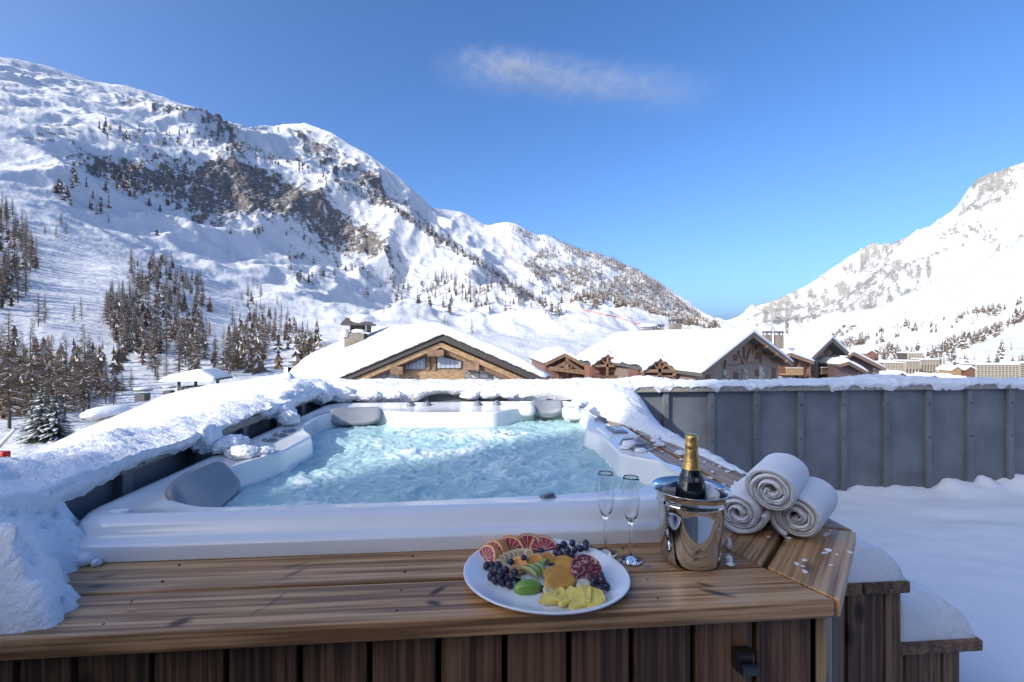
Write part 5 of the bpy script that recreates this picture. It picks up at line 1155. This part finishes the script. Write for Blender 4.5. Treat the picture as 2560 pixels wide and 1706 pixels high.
# ------------------------------------------------------------------ things on the deck
def z3(a, b_, z=.818): return onz(1100+a*.2551, 1250+b_*.2551, z)
M['porcelain'] = plain('white_porcelain', (.80, .80, .82), .12, var=.02, coat=.4)
# oval plate
plc = Vector((.168, 1.165, DZ)); pa = math.radians(-22)
pl = empty('serving_plate', tuple(plc), pa); tag(pl, 'large white oval plate of cut fruit overhanging the deck edge', 'plate')
n = 72; prof = [(0, .004), (.60, .004), (.70, .005), (.80, .009), (.93, .019), (.985, .0235), (1.0, .0235), (1.003, .021), (.97, .015), (.80, .002), (.66, 0), (0, 0)]
v = []; f = []
for r_, z_ in prof: v += [(r_*.212*math.cos(2*math.pi*k_/n)*(1+.05*math.cos(2*math.pi*k_/n)), r_*.186*math.sin(2*math.pi*k_/n), z_) for k_ in range(n)]
mesh_obj('dish', v, grid_faces(len(prof), n, True).tolist(), M['porcelain'], pl, True)
PZ = DZ+.006
M['grapefruit'] = plain('grapefruit_flesh', (.36, .035, .045), .3, var=.35, scale=60, bmp=.4, bscale=120); M['pith'] = plain('citrus_pith', (.75, .55, .42), .5, var=.1)
M['rind'] = plain('citrus_rind', (.72, .27, .04), .4, var=.15, bmp=.15, bscale=250); M['orange'] = plain('orange_flesh', (.72, .30, .03), .3, var=.25, scale=60, bmp=.3, bscale=150)
M['grape'] = plain('dark_grape', (.028, .022, .045), .32, var=.4, scale=30); M['blueberry'] = plain('blueberry', (.018, .022, .05), .42, var=.4, scale=60)
M['banana'] = plain('banana', (.62, .50, .30), .5, var=.15, scale=60); M['banana_core'] = plain('banana_core', (.42, .31, .17), .5, var=.3, scale=90)
M['green_skin'] = plain('green_skin', (.17, .29, .03), .22, var=.25, scale=25, coat=.3); M['green_flesh'] = plain('apple_flesh', (.55, .60, .26), .4, var=.12, scale=50)
M['mango'] = plain('mango', (.50, .25, .04), .3, var=.2, scale=40); M['pine'] = plain('pineapple', (.82, .62, .14), .32, var=.25, scale=45, bmp=.5, bscale=90)
M['pom_skin'] = plain('pomegranate_skin', (.36, .07, .06), .4, var=.2); M['pom_seed'] = plain('pomegranate_seed', (.16, .008, .03), .15, var=.5, scale=90, coat=.5); M['pom_pith'] = plain('pomegranate_pith', (.55, .32, .30), .5, var=.2)
M['pip'] = plain('brown_speck', (.16, .09, .03), .6, var=0); M['kiwi'] = plain('pale_melon', (.58, .55, .42), .4, var=.25, scale=120)
def citrus(P, R, th, rz, tilt, flesh, a0, a1, label, cat, group):
    """slice standing on its cut side: fruit flesh, pith ring and rind"""
    e = empty('fruit_slice', tuple(P)); e.rotation_euler = (tilt, 0, rz); tag(e, label, cat, group)
    n = 22; an = [math.radians(a0+(a1-a0)*i/n) for i in range(n+1)]
    low = R*math.sin(math.radians(a0)) if a0 < 90 else 0
    def ring(r0, r1, y0, y1, name, mat):
        mb = MB()
        for y, s_ in ((y0, 1), (y1, -1)):
            vv = [(r0*math.cos(t), y, r0*math.sin(t)-low) for t in an]+[(r1*math.cos(t), y, r1*math.sin(t)-low) for t in an]
            mb.add(vv, [(i, i+1, n+2+i, n+1+i) for i in range(n)])
        vv = [(r1*math.cos(t), y0, r1*math.sin(t)-low) for t in an]+[(r1*math.cos(t), y1, r1*math.sin(t)-low) for t in an]
        mb.add(vv, [(i, i+1, n+2+i, n+1+i) for i in range(n)]); mb.obj(name, mat, e)
    ring(0, R*.86, -th/2, th/2, 'flesh', flesh); ring(R*.86, R*.94, -th/2-.0006, th/2+.0006, 'pith', M['pith']); ring(R*.94, R, -th/2-.001, th/2+.001, 'rind', M['rind'])
    mb = MB()
    for i in range(7):
        t = math.radians(a0+(a1-a0)*(i+.5)/7); d = Vector((math.cos(t), 0, math.sin(t))); sd = Vector((-d.z, 0, d.x))*R*.016
        for y in (-th/2-.0008, th/2+.0008): mb.add([d*R*.10-sd+Vector((0, y, -low)), d*R*.86-sd+Vector((0, y, -low)), d*R*.86+sd+Vector((0, y, -low)), d*R*.10+sd+Vector((0, y, -low))], [(0, 1, 2, 3)])
    mb.obj('membrane', M['pith'], e); e['kind'] = 'thing'; return e
gl = ['grapefruit wedge lying lowest at the left of the red fan', 'grapefruit wedge standing second from left in the red fan', 'grapefruit slice in the middle of the red fan', 'tallest grapefruit slice, fourth in the red fan', 'flat lying grapefruit slice at the right end of the red fan']
for (x, y, R, rz, tl, lab, th) in ((470, 600, .040, -.95, -.55, gl[0], .026), (545, 540, .040, -.75, -.30, gl[1], .026), (685, 505, .043, -.25, -.30, gl[2], .014), (860, 490, .045, .02, -.38, gl[3], .013), (1015, 505, .044, .15, -.85, gl[4], .013)):
    citrus(z3(x, y, PZ), R, th, rz, tl, M['grapefruit'], 0, 180, lab, 'grapefruit', 'grapefruit slices on the plate')
for (x, y, R, rz, tl, lab) in ((775, 660, .027, -.5, -.35, 'orange slice at the left of the orange row under a blueberry'), (930, 640, .029, -.15, -.35, 'orange slice in the middle of the orange row'), (1050, 625, .029, .1, -.4, 'orange slice at the right of the orange row'), (760, 745, .028, .5, -.95, 'orange slice lying below the apple slices')):
    citrus(z3(x, y, PZ), R, .009, rz, tl, M['orange'], 0, 180, lab, 'orange', 'orange slices on the plate')
def coin(P, r, th, rx, ry, label):
    e = empty('banana_slice', tuple(P)); e.rotation_euler = (rx, ry, 0); tag(e, label, 'banana', 'banana slices on the plate')
    mb = MB(); mb.lathe([(0, -th/2), (r*.96, -th/2), (r, 0), (r*.96, th/2), (r*.55, th/2+.0004)], 20); mb.obj('rim', M['banana'], e, False); mb = MB(); mb.lathe([(r*.55, th/2+.0005), (r*.3, th/2+.0012), (0, th/2+.0008)], 14); mb.obj('core', M['banana_core'], e)
bl = ['first', 'second', 'third', 'fourth', 'fifth', 'sixth', 'seventh', 'eighth', 'ninth']
for i, (x, y) in enumerate(((585, 625), (605, 590), (645, 562), (690, 548), (728, 538), (762, 528), (798, 526), (838, 524), (868, 530))):
    P = z3(x, y, PZ+.010); coin(P, .0135, .007, 1.05, .25-.06*i, 'banana coin, %s from the left in the arched row' % bl[i])
for i, (x, y) in enumerate(((625, 660), (650, 690))): coin(z3(x, y, PZ+.006), .012, .008, .6, .3, 'pale banana coin %s the left grape bunch' % ('just above', 'touching')[i])
for i, (x, y) in enumerate(((1060, 885), (1105, 870), (1160, 870), (1215, 868), (1255, 862))): coin(z3(x, y, PZ+.007), .013 if i < 1 else .011, .006, .55, .15*i-.3, 'banana coin, %s from the left above the pineapple' % bl[i])
def wedge(P, L, Wd, th, rz, rx, label, cat, group, name='apple_slice', skin='green_skin', flesh='green_flesh'):
    """crescent slice: skin on the outer arc, flesh on two flat sides"""
    e = empty(name, tuple(P)); e.rotation_euler = (rx, 0, rz); tag(e, label, cat, group); n = 16; A_ = []; B_ = []; Cc = []
    for i in range(n+1):
        t = math.pi*i/n; x = -math.cos(t)*L/2; h_ = math.sin(t)**.8*Wd; w_ = math.sin(t)**.7*th/2
        A_.append((x, -w_, h_*.75)); B_.append((x, w_, h_*.75)); Cc.append((x, 0, .12*h_)); 
    Tp = [(a[0], 0, a[2]*1.33) for a in A_]
    m1 = MB(); m1.add(A_+Cc+B_, [(i, i+1, n+2+i, n+1+i) for i in range(n)]+[(n+1+i, n+2+i, 2*n+3+i, 2*n+2+i) for i in range(n)]); m1.obj('flesh', M[flesh], e, True)
    m1 = MB(); m1.add(A_+Tp+B_, [(i, i+1, n+2+i, n+1+i) for i in range(n)]+[(n+1+i, n+2+i, 2*n+3+i, 2*n+2+i) for i in range(n)]); m1.obj('skin', M[skin], e, True)
for i, (x, y, L, rz, rx, lab) in enumerate(((860, 735, .062, -.85, -.6, 'green apple slice at the lower left of the fan'), (905, 715, .058, -.95, -.6, 'green apple slice second in the fan'), (965, 705, .056, -1.05, -.6, 'green apple slice third in the fan'), (1040, 660, .052, 1.05, -.6, 'green apple slice leaning at the right end of the fan'))):
    wedge(z3(x, y, PZ+.010), L, .022, .018, rz, rx, lab, 'apple', 'apple slices on the plate')
# green wedge lying skin up
bm = bmesh.new(); bmesh.ops.create_uvsphere(bm, u_segments=28, v_segments=16, radius=1)
for v_ in bm.verts: x, y, z = v_.co; v_.co = (x*.038*(1-.08*abs(x)), y*.019, max(z, -.25)*.021)
o = bm_obj('apple_wedge', bm, M['green_skin'], None, True, z3(862, 865, PZ+.006), (.35, 0, .08)); tag(o, 'shiny green wedge lying skin up at the front of the plate', 'apple')
def flat_slice(P, a_, b_, th, rz, rx, ry, mat, name, label, cat, group):
    bm = bmesh.new(); bmesh.ops.create_uvsphere(bm, u_segments=26, v_segments=12, radius=1)
    for v_ in bm.verts: x, y, z = v_.co; v_.co = (x*a_, y*b_*(1-.15*x), (max(min(z*1.6, .8), -.6))*th)
    return tag(bm_obj(name, bm, mat, None, True, P, (rx, ry, rz)), label, cat, group)
for (x, y, zz, a_, b_, rz, lab) in ((1225, 610, .010, .030, .018, -.35, 'mango slice farthest back, half under the pomegranate'), (1240, 660, .012, .034, .020, -.5, 'mango slice second from the back beside the pomegranate'), (1165, 735, .014, .040, .024, -.1, 'large mango slice in the middle of the plate'), (1180, 795, .019, .041, .023, .05, 'large mango slice lying on top at the front')):
    flat_slice(z3(x, y, PZ+zz), a_, b_, .007, rz, .55, 0, M['mango'], 'mango_slice', lab, 'mango', 'mango slices on the plate')
# pomegranate half
pg = empty('pomegranate_half', tuple(z3(1430, 690, PZ+.026))); pg.rotation_euler = (.62, -.05, 0); tag(pg, 'halved pomegranate showing dark red seeds at the back right of the plate', 'pomegranate')
mb = MB(); mb.lathe([(.004, -.036), (.022, -.032), (.034, -.02), (.040, -.004), (.0405, .003), (.0385, .006)], 32); mb.obj('skin', M['pom_skin'], pg, True)
mb = MB(); mb.lathe([(.0385, .0055), (.03, .0035), (0, .003)], 28); mb.obj('pith', M['pom_pith'], pg)
bm = bmesh.new(); r = random.Random(4); pts_ = []
while len(pts_) < 190:
    a_ = r.uniform(0, 6.283); q = .037*math.sqrt(r.random()); x, y = q*math.cos(a_), q*math.sin(a_)
    if abs((a_ % 1.05)-.5) < .06 and q < .03: continue
    pts_.append((x, y))
for x, y in pts_: bmesh.ops.create_icosphere(bm, subdivisions=1, radius=1, matrix=Matrix.Translation((x, y, .005+r.uniform(-.001, .002))) @ Matrix.Diagonal((r.uniform(.0025, .0038), r.uniform(.0025, .0038), .003, 1)))
o = bm_obj('seeds', bm, M['pom_seed'], pg, True); o['kind'] = 'stuff'
# grapes
bm = bmesh.new(); bmesh.ops.create_uvsphere(bm, u_segments=16, v_segments=10, radius=1); gm_ = bpy.data.meshes.new('grape'); bm.to_mesh(gm_); bm.free(); gm_.polygons.foreach_set('use_smooth', np.ones(len(gm_.polygons), bool)); gm_.materials.append(M['grape'])
def bunch(pts, label, stem):
    c = z3(sum(p[0] for p in pts)/len(pts), sum(p[1] for p in pts)/len(pts), PZ); e = empty('grape_bunch', tuple(c)); tag(e, label, 'grapes', 'grape bunches on the plate'); r = random.Random(len(pts))
    for x, y, lift in pts:
        P = z3(x, y+28, PZ)+Vector((0, 0, .009+lift)); 
        if lift: P = z3(x, y, PZ+.009+lift)
        o = bpy.data.objects.new('grape', gm_); s_ = r.uniform(.0088, .0105); o.scale = (s_, s_, s_*1.12); o.location = P-c; o.rotation_euler = (r.uniform(-.5, .5), r.uniform(-.5, .5), 0); link(o, e)
    mb = MB(); mb.tube([z3(*q, PZ+.012+.004*i)-c for i, q in enumerate(stem)], .0012, 6); mb.obj('stem', plain('green_stem', (.30, .33, .12), .6, var=0), e)
bunch([(455, 655, 0), (505, 645, 0), (572, 640, .008), (510, 690, .006), (500, 755, 0), (550, 695, .014), (598, 715, .02), (645, 690, .008), (540, 795, 0), (610, 810, 0), (680, 838, 0), (705, 760, .012), (735, 715, .004), (650, 770, .006), (762, 780, 0), (585, 765, .010)], 'dark grape bunch at the front left of the plate', [(600, 740), (700, 750), (830, 770)])
bunch([(1160, 465, .004), (1215, 440, .006), (1298, 425, .016), (1430, 425, .010), (1430, 465, .016), (1375, 480, .004), (1322, 490, .012), (1250, 500, .008), (1180, 540, 0), (1140, 520, 0), (1292, 550, 0), (1490, 495, 0), (1240, 560, 0)], 'dark grape bunch at the back right behind the pomegranate', [(1300, 460), (1350, 440), (1390, 405)])
bunch([(1475, 765, .006), (1510, 800, .012), (1575, 740, .016), (1590, 785, .018), (1632, 850, .004), (1570, 875, .004), (1545, 820, 0)], 'small dark grape bunch at the right edge of the plate', [(1540, 770), (1600, 770), (1640, 800)])
for i, (x, y, lz, lab) in enumerate(((990, 497, .012, 'blueberry below the flat grapefruit slice'), (695, 607, .016, 'blueberry resting on the banana row'), (822, 568, .024, 'blueberry perched on the left orange slice'), (1140, 588, .008, 'blueberry left of the mango, upper of two'), (1098, 645, .008, 'blueberry left of the mango, lower of two'), (1282, 838, .006, 'blueberry behind the pineapple'), (1000, 870, .004, 'blueberry beside the green wedge'))):
    o = bpy.data.objects.new('blueberry', gm_.copy() if i == 0 else bpy.data.objects['blueberry'].data)
    if i == 0: o.data.materials.clear(); o.data.materials.append(M['blueberry'])
    s_ = .0085; o.scale = (s_, s_, s_*.88); o.location = z3(x, y, PZ+lz); COL.objects.link(o); tag(o, lab, 'blueberry', 'blueberries on the plate')
tag(flat_slice(z3(1405, 835, PZ+.008), .020, .015, .008, .2, .5, 0, M['kiwi'], 'melon_slice', 'pale speckled slice beside the right grape bunch', 'fruit', None), 'pale speckled slice beside the right grape bunch', 'fruit')
def pineapple(x, y, pts, rz, rx, lab, zz):
    e = empty('pineapple_slice', tuple(z3(x, y, PZ+zz))); e.rotation_euler = (rx, 0, rz); tag(e, lab, 'pineapple', 'pineapple slices on the plate')
    bm = bmesh.new(); lo = [bm.verts.new((a*.001, b_*.001, -.0055)) for a, b_ in pts]; hi = [bm.verts.new((a*.001, b_*.001, .0055)) for a, b_ in pts]; n = len(pts)
    bm.faces.new(lo[::-1]); bm.faces.new(hi); [bm.faces.new((lo[i], lo[(i+1) % n], hi[(i+1) % n], hi[i])) for i in range(n)]
    bmesh.ops.recalc_face_normals(bm, faces=bm.faces); bmesh.ops.bevel(bm, geom=list(bm.edges), offset=.002, segments=2, affect='EDGES'); bm_obj('flesh', bm, M['pine'], e)
    bm = bmesh.new(); r = random.Random(int(x)); 
    for k_ in range(5): bmesh.ops.create_icosphere(bm, subdivisions=1, radius=.0012, matrix=Matrix.Translation((r.uniform(8, 26)*.001, r.uniform(-12, 12)*.001, .0055)))
    o = bm_obj('specks', bm, M['pip'], e); o['kind'] = 'stuff'
tri = [(-40, -4), (-30, 8), (30, 20), (36, 8), (20, -20), (-20, -12)]
pineapple(1110, 955, tri, .30, .35, 'pineapple slice at the left of the yellow fan', .012)
pineapple(1265, 945, [(-26, -24), (-32, -14), (10, 26), (28, 14), (20, -10)], .15, .35, 'pineapple slice second from left in the yellow fan', .016)
pineapple(1385, 950, [(-34, -26), (-22, -30), (18, -20), (30, 24), (2, 30)], -.05, .35, 'pineapple slice third in the yellow fan', .020)
pineapple(1520, 960, [(-22, -30), (8, -28), (24, -8), (20, 18), (-6, 28), (-20, 6)], -.15, .3, 'pineapple slice at the right of the yellow fan', .016)

# two flutes
def flute(x, y, label):
    e = empty('champagne_flute', (x, y, DZ)); tag(e, label, 'glass', 'champagne flutes beside the bucket')
    o_ = [(.0, .0005), (.030, .0005), (.0325, .0015), (.031, .003), (.015, .006), (.006, .011), (.0042, .02), (.0036, .055), (.004, .09), (.006, .102), (.012, .112), (.019, .130), (.0232, .155), (.0245, .18), (.024, .205), (.0222, .228), (.0212, .233)]
    i_ = [(.0206, .233), (.0214, .227), (.0232, .205), (.0237, .18), (.0223, .155), (.018, .131), (.010, .115), (.004, .110), (0, .109)]
    MB().lathe(o_+i_, 40).obj('bowl_and_stem', M['glass'], e, True)
flute(.371, 1.281, 'empty champagne flute nearer the plate, left of two'); flute(.43, 1.237, 'empty champagne flute nearer the ice bucket, right of two')
# ice bucket
bk = empty('ice_bucket', (.600, 1.235, DZ)); tag(bk, 'polished steel ice bucket with a bottle, beside the flutes', 'bucket')
MB().lathe([(0, .004), (.070, .002), (.076, .004), (.0795, .010), (.081, .03), (.0845, .08), (.0885, .14), (.0905, .160), (.0925, .163), (.0925, .167), (.0908, .170), (.0925, .182), (.099, .194), (.1045, .1985), (.1055, .2005), (.1035, .2015), (.097, .1965), (.0895, .185), (.087, .165), (.083, .10), (.079, .03), (.07, .012), (0, .011)], 64).obj('pail', M['steel'], bk, True)
lumps('snow', 'melting snow clinging inside and down the side of the ice bucket', [((.665, 1.262, DZ+.165), (.028, .045, .035)), ((.64, 1.29, DZ+.15), (.04, .03, .03)), ((.693, 1.20, DZ+.012), (.010, .010, .012)), ((.699, 1.21, DZ+.05), (.007, .008, .016)), ((.688, 1.185, DZ+.006), (.012, .01, .006))], .25, 3)
ice = MB()
for i in range(9): blob_mesh(ice, (.60+.05*math.cos(i*2.1)*(i % 3)*.5, 1.235+.05*math.sin(i*2.1)*(i % 3)*.5, DZ+.105+.006*(i % 2)), (.024, .024, .018), i, .08, 2)
tag(ice.obj('ice', plain('ice', (.55, .62, .68), .12, trans=.6, var=0), None, True), 'ice filling the steel bucket around the bottle', 'ice', kind='stuff')
# bottle
bo = empty('champagne_bottle', (.605, 1.243, DZ+.045)); bo.rotation_euler = (-.02, .02, 0); tag(bo, 'dark champagne bottle with gold foil neck standing in the steel bucket', 'bottle')
MB().lathe([(0, 0), (.040, 0), (.042, .004), (.042, .13), (.041, .145), (.037, .165), (.030, .188), (.0245, .205), (.0205, .222)], 40).obj('body', plain('dark_bottle_glass', (.006, .009, .014), .06, var=0, coat=.6), bo, True)
M['gold'] = plain('gold_foil', (.62, .40, .14), .33, .85, var=.22, scale=40, bmp=.35, bscale=70)
MB().lathe([(.0252, .2045), (.0222, .216), (.0195, .235), (.0175, .255), (.0168, .262)], 36).obj('neck_foil', M['gold'], bo, True)
MB().lathe([(.0168, .262), (.0182, .264), (.0186, .272), (.0172, .276), (.0178, .29), (.0172, .298), (.0135, .3015), (0, .302)], 30).obj('cap_foil', M['gold'], bo, True)
MB().lathe([(.0349, .1735), (.0300, .1885)], 40).obj('neck_band', plain('navy_label', (.012, .018, .045), .35, var=0), bo, True)
em = MB(); em.lathe([(.0052, 0), (.0036, .0003)], 16, (0, -.0333, .181), 0, Matrix.Rotation(math.pi/2-.35, 4, 'X')); [em.lathe([(.0017, 0), (0, .0003)], 6, (.0028*math.cos(q), -.0336, .181+.0028*math.sin(q)), 0, Matrix.Rotation(math.pi/2-.35, 4, 'X')) for q in (0, 1.57, 3.14, 4.71)]
em.obj('emblem', plain('gold_print', (.55, .42, .2), .4, .5, var=0), bo)
sq = MB(); pts_ = []
for i in range(60):
    t = i/59; z_ = .212+t*.045; rr_ = np.interp(z_, [.2045, .216, .235, .255, .262], [.0252, .0222, .0195, .0175, .0168])+.0003; a_ = -1.40+.10*math.sin(i*1.25)+.03*math.sin(i*.5)
    pts_.append((rr_*math.cos(a_), rr_*math.sin(a_), z_))
sq.tube(pts_, .0006, 4); sq.obj('script', plain('brown_ink', (.12, .06, .03), .5, var=0), bo)

# rolled towels
m, nt, b = new_mat('white_terry'); vt = coords(nt, rnd=False); b.inputs['Base Color'].default_value = (.88, .86, .87, 1); b.inputs['Roughness'].default_value = .95; b.inputs['Sheen Weight'].default_value = .4
bump(nt, b, noise(nt, vt, 420, 4, .7), .8, .004); M['terry'] = m
def towel(P, R, L, ang, squash, label, seed):
    e = empty('rolled_towel', tuple(P)); e.rotation_euler = (0, 0, ang); tag(e, label, 'towel', 'rolled towels on the corner of the deck'); r = random.Random(seed)
    turns = 3.1; n = 150; th = R/(turns+.9); ph = r.uniform(0, 6)
    def pt(t, off):                       # local y is the roll axis
        a_ = ph+t*turns*2*math.pi; rad = th*.55+(R-th*.55)*(t**.96)+off
        rad *= 1+.02*math.sin(a_*2+seed)+.02*math.sin(a_*3.3)
        return rad*math.cos(a_), rad*math.sin(a_)*squash
    ys = [(-L/2, .2), (-L/2+.003, .62), (-L/2+.010, .9), (-L/2+.022, 1.0)]+[(-L/2+L*q, 1.0) for q in (.2, .35, .5, .65, .8)]+[(L/2-.022, 1.0), (L/2-.010, .9), (L/2-.003, .62), (L/2, .2)]
    v = []; ns_ = 2*n+2
    for iy, (y, k_) in enumerate(ys):
        for i in range(n+1): x, z = pt(i/n, th*.49*k_); v.append((x, y+.004*math.sin(i*.21+seed)+.006*(1-i/n)*(1 if y < 0 else -1)*-1+.002*math.sin(i*.9), z))
        for i in range(n, -1, -1): x, z = pt(i/n, -th*.49*k_); v.append((x, y+.004*math.sin(i*.21+seed)+.002*math.sin(i*.9), z))
    f = grid_faces(len(ys), ns_, True).tolist()
    for row, flip in ((0, False), (len(ys)-1, True)):
        b0 = row*ns_; f += [((b0+i, b0+i+1, b0+ns_-2-i, b0+ns_-1-i) if not flip else (b0+ns_-1-i, b0+ns_-2-i, b0+i+1, b0+i)) for i in range(n)]
    zmin = min(p[2] for p in v); v = [(x, y, z-zmin) for x, y, z in v]
    mesh_obj('roll', v, f, M['terry'], e, True)
ta = math.radians(-46)
Rt = .066
towel((.92, 1.47, DZ), .070, .27, ta, .92, 'white rolled towel at the bottom left of the pile', 2)
towel((1.07, 1.40, DZ), .074, .27, ta-.05, .90, 'white rolled towel at the bottom right of the pile', 5)
towel((.985, 1.41, DZ+.092), .070, .26, ta+.02, .95, 'white rolled towel on top of the pile', 9)

# ------------------------------------------------------------------ one thin cloud
cb = at(1420, 200, 7000); m = bpy.data.materials.new('cirrus'); m.use_nodes = True; nt = m.node_tree
for nd in list(nt.nodes):
    if nd.type == 'BSDF_PRINCIPLED': nt.nodes.remove(nd)
outn = [q for q in nt.nodes if q.type == 'OUTPUT_MATERIAL'][0]
pv = nt.nodes.new('ShaderNodeVolumePrincipled'); pv.inputs['Color'].default_value = (1, 1, 1, 1); pv.inputs['Anisotropy'].default_value = .2
tc = nt.nodes.new('ShaderNodeTexCoord'); sx_ = nt.nodes.new('ShaderNodeSeparateXYZ'); nt.links.new(tc.outputs['Object'], sx_.inputs[0])
mp_ = nt.nodes.new('ShaderNodeMapping'); mp_.inputs['Scale'].default_value = (1.1, 1.0, 3.2); nt.links.new(tc.outputs['Object'], mp_.inputs['Vector'])
nz1 = noise(nt, mp_.outputs[0], .0022, 8, .62, 1.4)
def fall(sock, c, wd): return math_(nt, 'SUBTRACT', 1.0, math_(nt, 'MINIMUM', math_(nt, 'ABSOLUTE', math_(nt, 'DIVIDE', math_(nt, 'SUBTRACT', sock, c), wd)), 1.0))
zt = math_(nt, 'ADD', sx_.outputs[2], math_(nt, 'MULTIPLY', sx_.outputs[0], .10))      # the streak sinks to the right
body = math_(nt, 'MULTIPLY', fall(sx_.outputs[0], 150.0, 2300.0), math_(nt, 'MULTIPLY', fall(zt, 0.0, 360.0), fall(sx_.outputs[1], 0.0, 420.0)))
core = math_(nt, 'MULTIPLY', fall(sx_.outputs[0], -800.0, 900.0), math_(nt, 'MULTIPLY', fall(zt, 110.0, 170.0), fall(sx_.outputs[1], 0.0, 420.0)))
dn = math_(nt, 'ADD', math_(nt, 'MULTIPLY', body, math_(nt, 'MAXIMUM', math_(nt, 'SUBTRACT', nz1, .36), 0.0)), math_(nt, 'MULTIPLY', core, math_(nt, 'MULTIPLY', math_(nt, 'MAXIMUM', math_(nt, 'SUBTRACT', nz1, .42), 0.0), 3.0)))
nt.links.new(math_(nt, 'MULTIPLY', dn, .0095), pv.inputs['Density']); nt.links.new(pv.outputs[0], outn.inputs['Volume'])
g = MB(); g.box((-2500, -430, -650), (2500, 430, 650)); o = g.obj('cloud', m, None, False, tuple(cb)); o.rotation_euler = (0, 0, -YAW); tag(o, 'single thin streak of cloud in the blue sky', 'cloud', kind='stuff')
